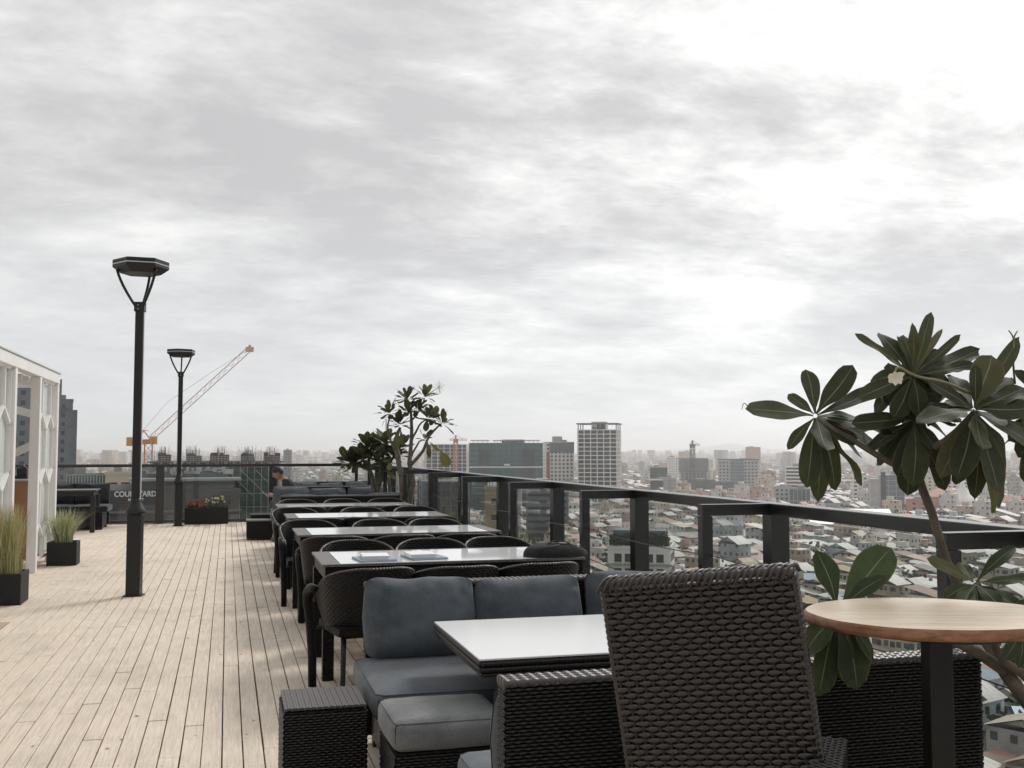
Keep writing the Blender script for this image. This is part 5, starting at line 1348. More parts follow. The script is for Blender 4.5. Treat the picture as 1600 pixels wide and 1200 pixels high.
def gable(m, W, Dp, z, h, o=.4, mi=0):
    a, b_ = W / 2 + o, Dp / 2 + o
    V = [(-a, -b_, z), (a, -b_, z), (a, 0, z + h), (-a, 0, z + h), (a, b_, z), (-a, b_, z)]
    m.quadify(V, [(0, 1, 2, 3), (3, 2, 4, 5)], mi=mi); W2 = W / 2
    m.quadify([(-W2, -Dp / 2, z), (-W2, Dp / 2, z), (-W2, 0, z + h * .93)], [(0, 2, 1)], mi=mi); m.quadify([(W2, -Dp / 2, z), (W2, Dp / 2, z), (W2, 0, z + h * .93)], [(0, 1, 2)], mi=mi); return m
def hipx(mname, h): return lambda t, W, Dp, H: mk('hip_roof', hip(MB(), W, Dp, H + .95, h), mname, t)
building('red_roof_villa', 'pink hip roofed hall right of the tree trunk', 1445, 1500, 778, 760, 26, 'plain', wall='wall_salmon', extra=hipx('roof_pink', 6))
building('red_building', 'salmon red low building left of the tree trunk', 1415, 1452, 782, 720, 14, 'punched', wall='wall_salmon', bay=6)
building('red_roof_villa', 'pink roofed villa below the rightmost leaves', 1560, 1600, 786, 800, 16, 'punched', wall='wall_cream', extra=hipx('roof_pink', 5))
building('red_roof_villa', 'hip roofed building below the rail right of the trunk', 1500, 1545, 800, 720, 16, 'punched', wall='wall_white', extra=hipx('roof_tile_red', 4))
t = thing('white_spire', 'white pointed spire standing among the low roofs at right', 'spire', at(1502, 702, 720)); t.location.z = GZ
zs = ztop(745, 720) - GZ; mk('spire_body', MB().lathe([(15, 0), (13, zs * .52), (8, zs * .60), (4, zs * .70), (1.6, zs * .84), (.3, zs)], 20), 'wall_white', t); TAKEN.append((t.location.x, t.location.y, 15))
# --- buildings seen through the railing glass
def ochre(t, W, Dp, H):
    mk('dark_flank', MB().b2((W / 2 + .05, -Dp / 2 + 1, 0), (W / 2 + 4, Dp / 2, H + .5)), 'navy_glass', t)
    m = MB(); r = random.Random(5)
    for i in range(6): x = -W * .35 + i * .8; m.b2((x, -Dp / 2, H + .91), (x + .45, -Dp / 2 + .2, H + 1.9))
    mk('roof_letters', m, 'wall_white', t)
building('ochre_block', 'tall ochre block with paired windows seen through the glass railing', 754, 790, 765, 300, 12, 'punched', wall='wall_ochre', turn=rad(-6), fl=4.6, bay=2.6, ww=1.5, wh=1.5, single=True, extra=ochre)
building('grey_estate', 'dense dark grey estate with stacked floors behind the grass', 656, 738, 752, 420, 26, 'open', wall='wall_bluegrey', turn=rad(5), fl=3.2, bay=4, cat='building')
building('dark_hall', 'wide dark roofed hall behind the third railing frame', 822, 888, 757, 520, 30, 'bands', wall='wall_bluegrey')
building('white_office', 'small white office with square windows seen through the railing', 848, 906, 787, Dh(787, 17), 16, 'punched', turn=rad(-10), fl=3.2, bay=3.0, ww=1.4, wh=1.4, single=True)
building('long_school', 'long tan building with rows of windows behind the nearest frame', 1130, 1222, 797, Dh(797, 14), 14, 'punched', wall='wall_cream', turn=rad(-12), fl=3.4, bay=3.4, ww=2.0, wh=1.5, single=True, extra=hipx('roof_tile_red', 3))
building('long_school', 'second tan wing with a brown roof below the long school', 1165, 1228, 829, Dh(829, 9), 12, 'punched', wall='wall_cream', fl=3.4, bay=3.4, ww=2.0, wh=1.5, single=True, extra=hipx('roof_pink', 3))
def garden(t, W, Dp, H):
    r = random.Random(9)
    m = MB()
    for i in range(1500):
        p = Vector((r.uniform(-W * .46, W * .46), r.uniform(-Dp * .5, -Dp * .2), H + 1 + abs(r.gauss(0, 1.1)))); d = Vector((r.uniform(-1, 1), r.uniform(-1, 1), r.uniform(-.4, 1))).normalized() * .8; q = d.cross(Vector((.2, .7, .5))).normalized() * .35
        m.quadify([p, p + d * .5 + q, p + d, p + d * .5 - q], [(0, 1, 2, 3)])
    mk('roof_garden', m, 'small_leaves', t, kind='stuff'); mk('attic', MB().b2((-W * .45, -Dp * .15, H + .92), (W * .4, Dp * .4, H + 4.4)), 'wall_bluegrey', t)
    mk('floor_ledge', MB().b2((-W / 2 - .5, -Dp / 2 - .6, H - 4), (W / 2 + .5, -Dp / 2 - .05, H - 3.4)), 'concrete', t)
building('garden_house', 'white building with a green roof garden seen through the railing', 944, 1050, 858, 262, 14, 'punched', turn=rad(-6), fl=3.6, bay=2.6, ww=1.8, wh=2.0, single=True, extra=garden)
building('white_hotel', 'white building with small square windows left of the lower leaves', 1497, 1546, 848, Dh(848, 14), 16, 'punched', turn=rad(14), fl=3.0, bay=2.8, ww=1.1, wh=1.2, single=True, extra=hipx('roof_tile_red', 3))
def shed(name, label, px0, px1, py, D, depth, h, col, turn=0):
    cc, rz, W = frame_on(px0, px1, D, depth, turn); H = ztop(py, D) - GZ; t = thing(name, label, 'warehouse', (cc.x, cc.y, GZ), rz)
    mk('wall', MB().b2((-W / 2, -depth / 2, 0), (W / 2, depth / 2, H)), 'wall_grey', t); mk('roof', gable(MB(), W, depth, H + .05, h), col, t)
simple('sheet_roof_white', (.60, .61, .60), rough=.45, var=.12, vscale=.2); simple('sheet_roof_blue', (.16, .27, .36), rough=.45, var=.2, vscale=.2); simple('sheet_roof_teal', (.13, .24, .24), rough=.5, var=.2, vscale=.2)
shed('market_hall', 'longest pale metal roofed hall right of the nearest railing post', 1252, 1350, 818, Dh(818, 9), 34, 5, 'sheet_roof_white', rad(18))
shed('market_hall', 'second pale metal roofed hall behind the first', 1290, 1400, 809, Dh(809, 10), 30, 5, 'sheet_roof_white', rad(12))
shed('workshop', 'teal roofed workshop seen between the railing posts', 1056, 1088, 838, Dh(838, 9), 12, 2, 'sheet_roof_teal')
shed('workshop', 'blue roofed house lowest at the right edge', 1574, 1625, 1120, Dh(1120, 8), 8, 1.5, 'sheet_roof_blue', rad(15))
shed('workshop', 'blue roofed shed beside the left upright leaf', 1252, 1290, 905, Dh(905, 8), 8, 2, 'sheet_roof_blue', rad(8))

# --- left side: towers, dark hotel, construction site
def stepped(t, W, Dp, H):
    mk('step', MB().b2((-W / 2 + .5, -Dp / 2, H + .01), (-W * .12, Dp / 2, H + 8)), 'wall_bluegrey', t); mk('step', MB().b2((W / 2 + .01, -Dp / 2 + 1, 0), (W / 2 + 1.6, Dp / 2, H - 3)), 'wall_bluegrey', t)
    m = MB(); r = random.Random(3)
    for i in range(26): x, z = r.uniform(-W * .45, W * .45), H - r.uniform(1, 40); m.b2((x, -Dp / 2 - .25, z), (x + r.uniform(.4, 2.2), -Dp / 2 - .05, z + r.uniform(.2, .5)))
    mk('ledges', m, 'concrete_dark', t)
building('dark_tower', 'dark grey stepped tower behind the end of the white pavilion', 84, 111, 627, 380, 16, 'punched', wall='wall_bluegrey', bay=3, fl=3.2, ww=1.2, extra=stepped)
building('dark_tower', 'dark blue grey tower seen through the pavilion opening', 8, 60, 604, 330, 16, 'punched', wall='wall_bluegrey', glass='navy_glass', bay=3, fl=3.2, ww=1.4)
building('green_striped_block', 'long block with pale green glass fins above the far left sofa', 108, 164, 741, 330, 12, 'curtain', wall='wall_grey', glass='teal_glass', fl=5.2, bay=.9)
building('cream_house', 'cream block with dark window left of the nearer lamp', 167, 208, 742, 300, 10, 'punched', wall='wall_cream', fl=4, bay=3.4, ww=2.4, wh=1.3)
def hotel():
    D = 140; cc, rz, W = frame_on(150, 372, D, 26, 0); cc = Vector((cc.x, cc.y, GZ)); t = thing('dark_hotel', 'dark hotel block with white COURTYARD lettering behind the glass fence', 'hotel', cc, rz); Dp = 26
    H = ztop(765, D) - GZ; x0 = -W / 2
    mk('wall', MB().b2((x0, -Dp / 2, 0), (W / 2, Dp / 2, H)), 'concrete_black', t)
    mk('ledge', MB().b2((x0 - .3, -Dp / 2 - .5, H - 3.0), (W / 2 + .3, -Dp / 2 - .02, H - 2.7)), 'concrete_dark', t)
    mk('upper_block', MB().b2((x0 + W * .27, -Dp / 2 + 2, H + .01), (W / 2 - .5, Dp / 2, ztop(752, D) - GZ)), 'wall_bluegrey', t)
    mk('roof_slab', MB().b2((x0 + W * .25, -Dp / 2 + 1, ztop(752, D) - GZ + .01), (W / 2 + .3, Dp / 2, ztop(748, D) - GZ)), 'concrete', t)
    mk('attic', MB().b2((x0 + W * .30, -Dp / 2 + 6, ztop(748, D) - GZ + .02), (W * .44, Dp / 2 - 2, ztop(729, D) - GZ)), 'wall_bluegrey', t)
    m = MB(); r = random.Random(8)
    for i in range(30):
        x = x0 + W * r.uniform(.32, .92); z = ztop(r.uniform(732, 746), D) - GZ; m.b2((x, -Dp / 2 + 5.8, z), (x + r.uniform(.3, 1.4), -Dp / 2 + 5.98, z + r.uniform(.2, 1)))
    mk('attic_fittings', m, 'wall_grey', t)
    for i in range(14): x = x0 + W * (i + .5) / 14; mk('facade_panel', MB().b2((x - W * .031, -Dp / 2 - .12, 3), (x + W * .031, -Dp / 2 - .01, H - 3.4)), ('concrete_black', 'concrete_dark')[i % 3 == 1], t)
    for (txt, px, py, h) in (('COURTYARD', 212, 771.5, .93), ('MARRIOTT', 213, 780, .42)):
        cu = bpy.data.curves.new('sign_text', 'FONT'); cu.body = txt; cu.size = h * 1.08; cu.align_x = 'CENTER'; cu.align_y = 'CENTER'; cu.extrude = .06; cu.offset = .018; cu.space_character = 1.0
        tmp = bpy.data.objects.new('tmp', cu); COL.objects.link(tmp); bpy.context.view_layer.update()
        me = bpy.data.meshes.new_from_object(tmp.evaluated_get(bpy.context.evaluated_depsgraph_get())); me.materials.clear(); me.materials.append(M['sign_letter']); bpy.data.objects.remove(tmp)
        p = at(px, py, D - .4); R = Matrix.Rotation(-rz, 3, 'Z'); l = R @ (p - cc)
        o = link('sign_lettering', me, t, (l.x, -Dp / 2 - .30, l.z), rot=(rad(90), 0, 0), scale=(.86, 1, 1))
hotel()
def scaffold_site():
    D = 150; cc, rz, W = frame_on(355, 430, D, 30, 0); cc = Vector((cc.x, cc.y, GZ)); t = thing('netted_construction', 'construction block wrapped in green net behind the fence, left of the man', 'construction site', cc, rz); Dp = 30; H = ztop(729, D) - GZ
    mk('green_net', MB().b2((-W / 2, -Dp / 2, 0), (W / 2, Dp / 2, H)), 'green_net', t)
    m = MB()
    for i in range(9): z = H - 1.9 * i; m.bar((-W / 2, -Dp / 2 - .12, z), (W / 2, -Dp / 2 - .12, z), .05)
    for i in range(8): x = -W / 2 + W * i / 7; m.bar((x, -Dp / 2 - .12, H - 18), (x, -Dp / 2 - .12, H + .8), .06)
    mk('scaffold_tubes', m, 'wall_grey', t)
    for a, b_ in ((-.48, .05), (-.2, .40), (.1, .5)): mk('brace', MB().bar((W * a, -Dp / 2 - .2, H - .5), (W * b_, -Dp / 2 - .2, H - .5 - W * (b_ - a) * 1.0), .07), 'wall_grey', t)
    mk('awning', MB().box((-W * .35, -Dp / 2 - 2, ztop(773, D) - GZ), (W * .42, 3.4, .12)), 'teal_glass', t)
scaffold_site()
def rebar_site():
    D = 255; cc, rz, W = frame_on(236, 442, D, 26, 0); cc = Vector((cc.x, cc.y, GZ)); t = thing('construction_deck', 'unfinished concrete floors with bundles of bare steel above the fence rail', 'construction site', cc, rz); Dp = 26; H = ztop(721, D) - GZ; r = random.Random(12)
    m = MB()
    for i in range(3): m.b2((-W / 2, -Dp / 2, H - .3 - i * 3.2), (W / 2, Dp / 2, H - i * 3.2))
    mk('floor_slabs', m, 'concrete_dark', t); m = MB()
    for i in range(15):
        x = -W / 2 + W * (i + .5) / 15
        for y in (-Dp / 2 + .5, 0): m.b2((x - .3, y - .3, H - 14), (x + .3, y + .3, H - .31))
    mk('columns', m, 'concrete', t); m = MB()
    for i in range(44): x = -W / 2 + W * (i + .5) / 44; m.bar((x, -Dp / 2 - .3, H - .4), (x, -Dp / 2 - .3, H + 1.2), .06)
    for z in (.35, .75, 1.2): m.bar((-W / 2, -Dp / 2 - .3, H + z), (W / 2, -Dp / 2 - .3, H + z), .07)
    mk('guard_rails', m, 'wall_grey', t)
    for j, px in enumerate((258, 300, 344, 386, 424)):
        x = (px - 339) / 206 * W; m = MB()
        for i in range(46): xx, yy = x + r.gauss(0, 1.0) * .85, r.uniform(-Dp / 2, -2); h = r.uniform(2.2, 3.9) + (0 if j != 1 else .1); m.bar((xx, yy, H), (xx + r.uniform(-.06, .06), yy, H + h), .05)
        mk('rebar_bundle', m, 'rebar', t, kind='stuff')
        m = MB(); w = (1.5, 1.7, 2.8, 1.6, 2.8)[j]
        for i in range(7): a = r.uniform(-w, w * .6); m.b2((x + a, -Dp / 2 + r.uniform(0, 6), H + .02), (x + a + r.uniform(.6, 1.6), -3, H + r.uniform(.8, 2.3)))
        mk('formwork', m, ('formwork', 'concrete_dark')[j % 2], t)
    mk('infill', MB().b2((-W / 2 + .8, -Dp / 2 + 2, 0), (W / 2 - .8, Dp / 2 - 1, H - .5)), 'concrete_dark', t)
rebar_site()
building('dark_block', 'small dark block on the horizon right of the unfinished floors', 443, 456, 704, 1400, 14, 'punched', wall='wall_bluegrey')

# --- cranes
def truss(m, a, b_, w, seg, bw=.12, tri=False):
    a = Vector(a); b_ = Vector(b_); d = (b_ - a); L = d.length; z = d / L; u = Vector((0, 1, 0)) if abs(z.y) < .9 else Vector((1, 0, 0)); x = u.cross(z).normalized(); y = z.cross(x)
    C = [(x * sx + y * sy) * w / 2 for sx, sy in ((-1, -1), (1, -1), (1, 1), (-1, 1))]; n = max(1, int(L / seg))
    for c in C: m.bar(a + c, b_ + c, bw)
    for i in range(n):
        p, q = a + d * (i / n), a + d * ((i + 1) / n)
        for k in range(4):
            c, e = C[k], C[(k + 1) % 4]; m.bar(p + c, q + e, bw * .6) if i % 2 else m.bar(p + e, q + c, bw * .6)
def luffing_crane():
    D = 275; base = at(232, 702, D); base.z = GZ; t = thing('luffing_crane', 'yellow luffing crane with long raised lattice boom, left of the farther lamp', 'crane', base)
    L = lambda px, py, dd=0: at(px, py, D + dd) - base
    top = L(232, 693); m = MB(); truss(m, (0, 0, 20), top, 1.9, 2.2, .22); mk('mast', m, 'crane_orange', t)
    m = MB(); truss(m, L(237, 684), L(390, 545), 1.3, 2.4, .10); mk('boom', m, 'crane_pale', t)
    s = L(222, 690); e = L(243, 690); mk('slew_deck', MB().bar(L(207, 691), L(243, 690), 2.2, 1.3), 'crane_orange', t)
    mk('counterweight', MB().box(L(205, 690), (2.2, 2.2, 2.3)), 'crane_yellow', t)
    mk('cab', MB().box(L(240, 688), (1.8, 2, 2.1)).box(L(240, 687) + Vector((0, -1.02, 0)), (1.3, .05, .9)), 'crane_yellow', t)
    m = MB()
    for q in (-.8, .8): m.bar(L(236, 688) + Vector((0, q, 0)), L(224, 672) + Vector((0, q, 0)), .22); m.bar(L(217, 690) + Vector((0, q, 0)), L(224, 672) + Vector((0, q, 0)), .18)
    m.bar(L(220, 672), L(232, 673), .15); mk('a_frame', m, 'crane_orange', t)
    mk('pendant_rope', MB().tube([L(224, 672), L(262, 628), L(330, 582), L(388, 546)], .035, 4), 'concrete_dark', t)
    mk('boom_head', MB().box(L(390, 546), (2.0, 1.2, 1.2)).bar(L(388, 546), L(391, 539), .5), 'crane_pale', t)
    mk('hook_block', MB().box(L(394, 545), (.8, .8, .9)).bar(L(391, 543), L(394, 544), .1), 'concrete_dark', t)
luffing_crane()
def tower_crane(px, py0, D, jib0, jib1, label, m_):
    base = at(px, 702, D); base.z = GZ; t = thing('tower_crane', label, 'crane', base); L = lambda a, b_: at(a, b_, D) - base; k = D / 900
    m = MB(); truss(m, (0, 0, 20), L(px, py0), 3.0 * k, 3.5 * k, .5 * k); mk('mast', m, m_, t)
    m = MB(); truss(m, L(jib0, py0 + 1), L(jib1, py0 + 1), 1.3 * k, 3 * k, .3 * k); m.bar(L(px, py0), L(px, py0 - 6), 1.2 * k); mk('jib', m, m_, t)
    mk('tie', MB().bar(L(px, py0 - 6), L(jib1 - (jib1 - px) * .3, py0), .25 * k).bar(L(px, py0 - 6), L(jib0 + (px - jib0) * .3, py0), .25 * k), m_, t)
    mk('cab', MB().box(L(px, py0 + 3), (2.6 * k, 2.6 * k, 3 * k)), m_, t)
tower_crane(712, 686, 860, 702, 730, 'orange tower crane in front of the unfinished white tower', 'crane_orange')
tower_crane(1082, 694, 1250, 1077, 1094, 'small grey tower crane on the round unfinished tower', 'concrete_dark')
t = thing('mast', 'thin antenna mast on the horizon left of the frangipanis', 'mast', at(603, 702, 900)); t.location.z = GZ
mk('mast_pole', MB().bar((0, 0, 0), (0, 0, ztop(655, 900) - GZ), .9), 'wall_grey', t)

# --- ordinary houses
ROOFS = [('pale grey', (.70, .70, .69), 38), ('white', (.84, .84, .82), 36), ('rust brown', (.30, .19, .15), 7), ('terracotta', (.44, .26, .21), 8), ('dusty pink', (.56, .40, .35), 8), ('sand', (.56, .50, .41), 8), ('dark grey', (.22, .22, .22), 5), ('blue', (.20, .31, .40), 3), ('teal green', (.17, .28, .25), 2), ('ochre', (.45, .35, .17), 2)]
WALLS = [('white', (.74, .72, .69)), ('cream', (.64, .58, .47)), ('grey', (.46, .45, .44)), ('tan', (.48, .40, .32)), ('pink', (.62, .46, .41)), ('white', (.70, .69, .66)), ('bluish', (.46, .52, .55))]
RW = [r[2] for r in ROOFS]
def house_cells():
    r = random.Random(21); out = []
    A = rad(23); ca, sa = math.cos(A), math.sin(A)
    def inwedge(x, y, lo=-15, hi=47): a = math.degrees(math.atan2(x, y)); return lo < a < hi
    cw, cd = 7.8, 10.8
    for i in range(-380, 420):
        for j in range(-380, 420):
            if i % 11 == 0 or j % 8 == 0: continue        # streets
            x0, y0 = i * cw + r.uniform(-1, 1), j * cd + r.uniform(-1, 1); x, y = x0 * ca - y0 * sa, x0 * sa + y0 * ca
            d = math.hypot(x, y)
            if d < 135 or d > 2100 or not inwedge(x, y): continue
            a = math.atan2(x, y)
            # hidden under the terrace edge from anywhere near the camera
            lim = 109 / math.sin(a) if a > .05 else 1e9
            lim = min(lim, 800 / math.cos(a))
            if d < lim * .72: continue
            if any((x - tx) ** 2 + (y - ty) ** 2 < tr * tr for tx, ty, tr in TAKEN): continue
            if r.random() < .03: continue
            q = r.random(); H = r.uniform(5, 10.5) if q < .84 else r.uniform(10, 16) if q < .985 else r.uniform(18, 30)
            if d < 420: H = min(H, 13)
            out.append((d, x, y, cw * r.uniform(.82, 1.04), cd * r.uniform(.8, 1.03), H, A + (PI / 2 if r.random() < .5 else 0) * 0 + r.uniform(-.06, .06), r.random(), r.random(), r.random(), r.random()))
    cw = 30
    for i in range(-320, 320):
        for j in range(0, 320):
            x, y = (i + r.uniform(-.3, .3)) * cw, (j + r.uniform(-.3, .3)) * cw; d = math.hypot(x, y)
            if d < 2100 or d > 9500 or not inwedge(x, y): continue
            if r.random() > .9: continue
            q = r.random(); H = r.uniform(7, 15) if q < .90 else r.uniform(15, 28) if q < .988 else r.uniform(30, 52)
            out.append((d, x, y, cw * r.uniform(.4, .9), cw * r.uniform(.4, .8), H, r.uniform(0, 3), r.random(), r.random(), r.random(), r.random()))
    out.sort(); return out
def pick(u):
    s = sum(RW); a = 0
    for n, c, w in ROOFS:
        a += w / s
        if u <= a: return n, c
    return ROOFS[0][:2]
def house_geo(W, Dp, H, kind, u):
    "vertices, wall faces, roof faces"
    a, b_ = W / 2, Dp / 2; V = [(-a, -b_, 0), (a, -b_, 0), (a, b_, 0), (-a, b_, 0), (-a, -b_, H), (a, -b_, H), (a, b_, H), (-a, b_, H)]
    Wf = [(0, 1, 5, 4), (1, 2, 6, 5), (2, 3, 7, 6), (3, 0, 4, 7)]; o = .5
    if kind == 'flat':
        R = [(8, 9, 10, 11)]; V += [(-a, -b_, H + .02), (a, -b_, H + .02), (a, b_, H + .02), (-a, b_, H + .02)]
        # stair head
        k = len(V); x, y = a * (.2 + .4 * u), b_ * .3; V += [(x - 1.6, y - 1.8, H), (x + 1.6, y - 1.8, H), (x + 1.6, y + 1.8, H), (x - 1.6, y + 1.8, H), (x - 1.6, y - 1.8, H + 2.6), (x + 1.6, y - 1.8, H + 2.6), (x + 1.6, y + 1.8, H + 2.6), (x - 1.6, y + 1.8, H + 2.6)]
        Wf += [(k, k + 1, k + 5, k + 4), (k + 1, k + 2, k + 6, k + 5), (k + 2, k + 3, k + 7, k + 6), (k + 3, k, k + 4, k + 7)]; R += [(k + 4, k + 5, k + 6, k + 7)]
    elif kind == 'shed':
        h = 1.2 + 1.2 * u; k = len(V); V += [(-a - o, -b_ - o, H + .05), (a + o, -b_ - o, H + .05), (a + o, b_ + o, H + h), (-a - o, b_ + o, H + h)]; R = [(k, k + 1, k + 2, k + 3)]
    else:
        h = 1.4 + 1.8 * u; k = len(V)
        V += [(-a - o, -b_ - o, H), (a + o, -b_ - o, H), (a + o, 0, H + h), (-a - o, 0, H + h), (a + o, b_ + o, H), (-a - o, b_ + o, H)]; R = [(k, k + 1, k + 2, k + 3), (k + 3, k + 2, k + 4, k + 5)]
        k2 = len(V); V += [(-a, 0, H + h * .9), (a, 0, H + h * .9)]; Wf += [(4, 7, k2), (5, 6, k2 + 1)]
    return V, Wf, R
def uv_of(V, f):
    p = [Vector(V[i]) for i in f]; n = (p[1] - p[0]).cross(p[2] - p[1])
    if abs(n.z) > .5 * n.length: return [(q.x, q.y) for q in p]
    if abs(n.y) > abs(n.x): return [(q.x, q.z) for q in p]
    return [(q.y, q.z) for q in p]
def tone_mesh(name, V, F_, U, MI, C):
    me = bpy.data.meshes.new(name); nv = len(V); me.vertices.add(nv); me.vertices.foreach_set('co', np.asarray(V, dtype=np.float32).ravel())
    ln = np.array([len(f) for f in F_], dtype=np.int32); st = np.concatenate(([0], np.cumsum(ln)[:-1])).astype(np.int32)
    me.loops.add(int(ln.sum())); me.loops.foreach_set('vertex_index', np.concatenate([np.asarray(f, dtype=np.int32) for f in F_]))
    me.polygons.add(len(F_)); me.polygons.foreach_set('loop_start', st); me.polygons.foreach_set('material_index', np.asarray(MI, dtype=np.int32))
    me.update(calc_edges=True); me.validate()
    uvl = me.uv_layers.new(name='UVMap'); uvl.data.foreach_set('uv', np.asarray([k for u in U for q in u for k in q], dtype=np.float32))
    at_ = me.attributes.new('tone', 'FLOAT_COLOR', 'FACE'); at_.data.foreach_set('color', np.asarray([k for c in C for k in (*c, 1)], dtype=np.float32))
    me.materials.append(M['city_wall']); me.materials.append(M['city_roof']); return me
def city():
    cells = house_cells(); single = []; rest = []
    for c in cells:
        d, x, y = c[:3]
        px, py, k = pix((x, y, GZ + c[5] + 1)); a = math.atan2(x, y); lim = 109 / math.sin(a) if a > .05 else 1e9; lim = min(lim, 800 / math.cos(a))
        vis = 0 < px < 1600 and d > lim * .86 - c[5] * 5
        if vis and len(single) < 290 and d < 760 and not (px < 700): single.append(c)
        else: rest.append(c)
    seen = {}
    for d, x, y, W, Dp, H, rz, q1, q2, q3, q4 in single:
        rn, rc = pick(q1); wn, wc = WALLS[int(q2 * len(WALLS)) % len(WALLS)]; kind = 'flat' if q3 < .22 else 'shed' if q3 < .60 else 'gable'
        V, Wf, R = house_geo(W, Dp, H, kind, q4); rc = tuple(v * (.82 + .3 * q4) for v in rc)
        ow = tone_mesh('house', V, Wf, [uv_of(V, f) for f in Wf], [0] * len(Wf), [wc] * len(Wf))
        kn = {'flat': 'flat roofed', 'shed': 'lean-to roofed', 'gable': 'gable roofed'}[kind]; st = 'one storey' if H < 8 else 'three storey' if H < 11.5 else 'tall'
        px, py, k = pix((x, y, GZ + H)); col = 'between far railing posts' if px < 930 else 'behind second railing frame' if px < 1110 else 'behind nearest railing frame' if px < 1250 else 'below left leaf cluster' if px < 1400 else 'right of the trunk' if px < 1500 else 'at the right edge'
        lab = '%s %s %s house, %s walls, %s, %s' % (rn, kn, st, wn, col, 'close below' if py > 930 else 'midway down' if py > 860 else 'under the rail' if py > 790 else 'above the rail')
        o = link('town_house', ow, None, (x, y, GZ), rz); tag(o, lab, 'house', 'low town houses below the terrace'); seen.setdefault(lab, []).append((px, d, o))
        orf = tone_mesh('roof', V, R, [uv_of(V, f) for f in R], [1] * len(R), [rc] * len(R)); rf = link('roof', orf, o)
        # windows, door strip and awning as geometry
        m = MB(); n = max(1, int(H / 3.1)); e = .08; r = random.Random(int(x * 13 + y))
        for f, (Wf_, s) in enumerate(((W, -1), (Dp, -1), (Dp, 1))):
            nb = max(1, int(Wf_ / 2.7))
            for i in range(n):
                for j in range(nb):
                    if r.random() < .15: continue
                    u = -Wf_ / 2 + Wf_ * (j + .5) / nb; z = H - (i + 1) * 3.0 + 1.0
                    if z < .5: continue
                    if f == 0: m.b2((u - .55, -Dp / 2 - e, z), (u + .55, -Dp / 2 + .02, z + 1.25))
                    else: m.b2((s * W / 2 - (e if s < 0 else .02), u - .55, z), (s * W / 2 + (.02 if s < 0 else e), u + .55, z + 1.25))
        if m.f: mk('windows', m, 'dark_glass', o, kind='stuff')
        if q3 < .35 or q4 > .8:
            mt = MB().lathe([(.55, 0), (.6, .1), (.6, 1.3), (.1, 1.55)], 10); mk('water_tank', mt, ('chrome_strip', 'sheet_roof_blue')[int(q1 * 9) % 2], o, (W * .25 * (1 if q2 > .5 else -1), Dp * .2, H + (.05 if kind == 'flat' else 1.5)))
        if q4 > .5: mk('awning', MB().b2((-W / 2, -Dp / 2 - 1.3, H * .55), (W / 2, -Dp / 2 - .02, H * .55 + .12)), 'wall_grey', o)
    for lab, L in seen.items():
        if len(L) == 2:
            L.sort(key=lambda q: q[1]); L[0][2]['label'] = 'nearer ' + lab; L[1][2]['label'] = 'farther ' + lab
        elif len(L) > 2:
            L.sort(key=lambda q: q[0])
            for i, q in enumerate(L): q[2]['label'] = ('leftmost ' if i == 0 else 'rightmost ' if i == len(L) - 1 else ('middle ', 'second ', 'third ', 'fourth ')[0 if len(L) == 3 else min(i, 3)]) + lab
    V0 = []; F0 = []; U0 = []; MI = []; CC = []; near = ([], [], [], [], [])
    for d, x, y, W, Dp, H, rz, q1, q2, q3, q4 in rest:
        rn, rc = pick(q1); wn, wc = WALLS[int(q2 * len(WALLS)) % len(WALLS)]; kind = 'flat' if q3 < .3 or H > 18 else 'shed' if q3 < .6 else 'gable'
        if d > 2100:
            a, b_ = W / 2, Dp / 2; V = [(-a, -b_, 0), (a, -b_, 0), (a, b_, 0), (-a, b_, 0), (-a, -b_, H), (a, -b_, H), (a, b_, H), (-a, b_, H)]; Wf = [(0, 1, 5, 4), (1, 2, 6, 5), (2, 3, 7, 6), (3, 0, 4, 7)]; R = [(4, 5, 6, 7)]
        else: V, Wf, R = house_geo(W, Dp, H, kind, q4)
        rc = tuple(v * (.8 + .35 * q4) for v in rc); k = len(V0); c, s = math.cos(rz), math.sin(rz)
        for f in Wf: U0.append(uv_of(V, f)); F0.append([k + i for i in f]); MI.append(0); CC.append(wc)
        for f in R: U0.append(uv_of(V, f)); F0.append([k + i for i in f]); MI.append(1); CC.append(rc)
        V0 += [(x + p[0] * c - p[1] * s, y + p[0] * s + p[1] * c, GZ + p[2]) for p in V]
    me = tone_mesh('distant_city', V0, F0, U0, MI, CC); o = link('distant_city', me); o['kind'] = 'stuff'
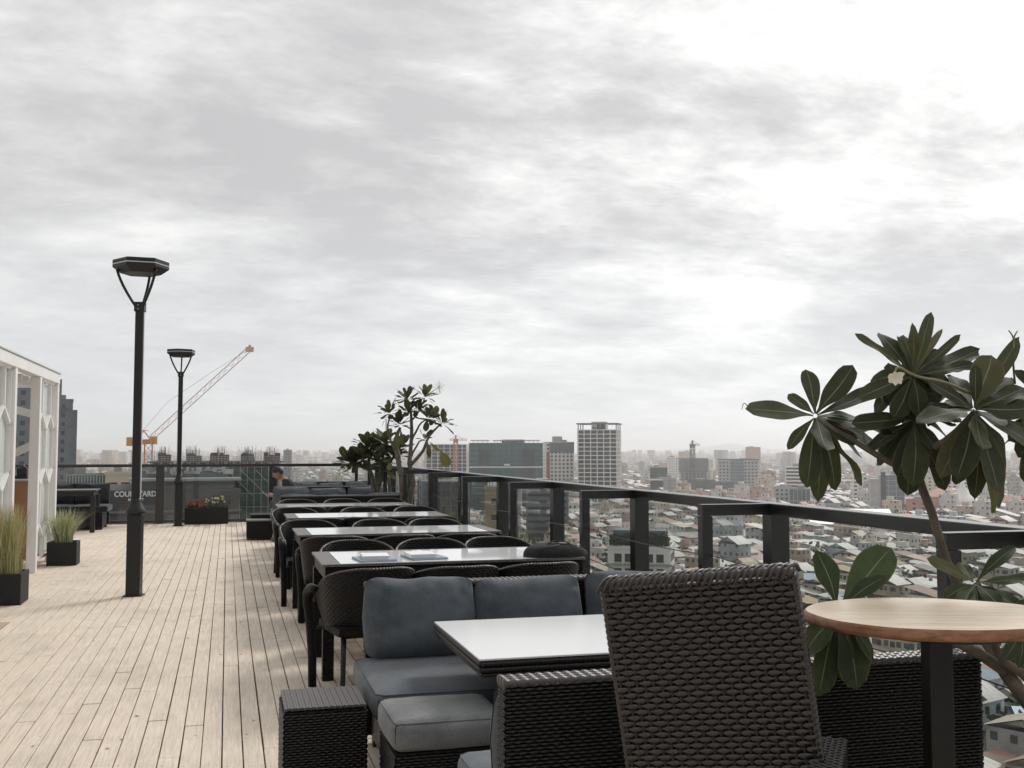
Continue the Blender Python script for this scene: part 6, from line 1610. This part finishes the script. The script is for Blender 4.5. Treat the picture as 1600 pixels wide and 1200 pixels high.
    tag(o, 'mass of low roofs spreading from the tower blocks to the horizon', 'city'); print('city', len(single), len(rest), len(F0))
    # trees between the houses
    r = random.Random(5); m = MB()
    for i in range(1400):
        d = 190 + 2200 * r.random() ** 1.5; a = rad(r.uniform(-8, 43)); x, y = d * math.sin(a), d * math.cos(a)
        if any((x - tx) ** 2 + (y - ty) ** 2 < (tr - 3) ** 2 for tx, ty, tr in TAKEN): continue
        s = r.uniform(2.5, 5.5); c = Vector((x, y, GZ + 6 + s * .5))
        for j in range(26):
            p = c + Vector((r.gauss(0, .5), r.gauss(0, .5), r.gauss(0, .38))) * s; dd = Vector((r.uniform(-1, 1), r.uniform(-1, 1), r.uniform(-.3, 1))).normalized() * s * .5; q = dd.cross(Vector((.3, .2, .9))).normalized() * s * .28
            m.quadify([p, p + dd * .5 + q, p + dd, p + dd * .5 - q], [(0, 1, 2, 3)])
    o = mk('city_trees', m, 'city_tree', kind='stuff'); tag(o, 'scattered dark green tree crowns among the low roofs', 'trees')
city()
# far hill
def hill():
    D = 13500; c = at(1140, 702, D); m = MB(); W = 900
    def fn(u, v):
        a = 2 * PI * u; rr = W * (1 - v); z = 118 * (v ** .8) * (1 + .25 * mnoise.noise(Vector((math.cos(a) * 2, math.sin(a) * 2, v)))) * (.75 + .25 * math.sin(3 * a))
        return Vector((c.x + rr * math.cos(a) * 1.3, c.y + rr * math.sin(a), GZ + z))
    mk('far_hill', m.grid(fn, 48, 10), 'hill_rock', kind='structure')
hill()
# ================================================================== air
def haze():
    m = bpy.data.materials.new('haze'); m.use_nodes = True; t = NT(m.node_tree); t.n.clear()
    v = t.node('ShaderNodeVolumePrincipled'); v.inputs['Color'].default_value = (.97, .975, .985, 1); v.inputs['Density'].default_value = HAZE; v.inputs['Anisotropy'].default_value = .55
    o = t.node('ShaderNodeOutputMaterial'); t.l.new(v.outputs[0], o.inputs['Volume']); M['haze'] = m
    mk('haze', MB().b2((-14500, -2500, GZ - 1), (14500, 16500, 62)), 'haze', kind='stuff')
HAZE = 1.7e-4
haze()
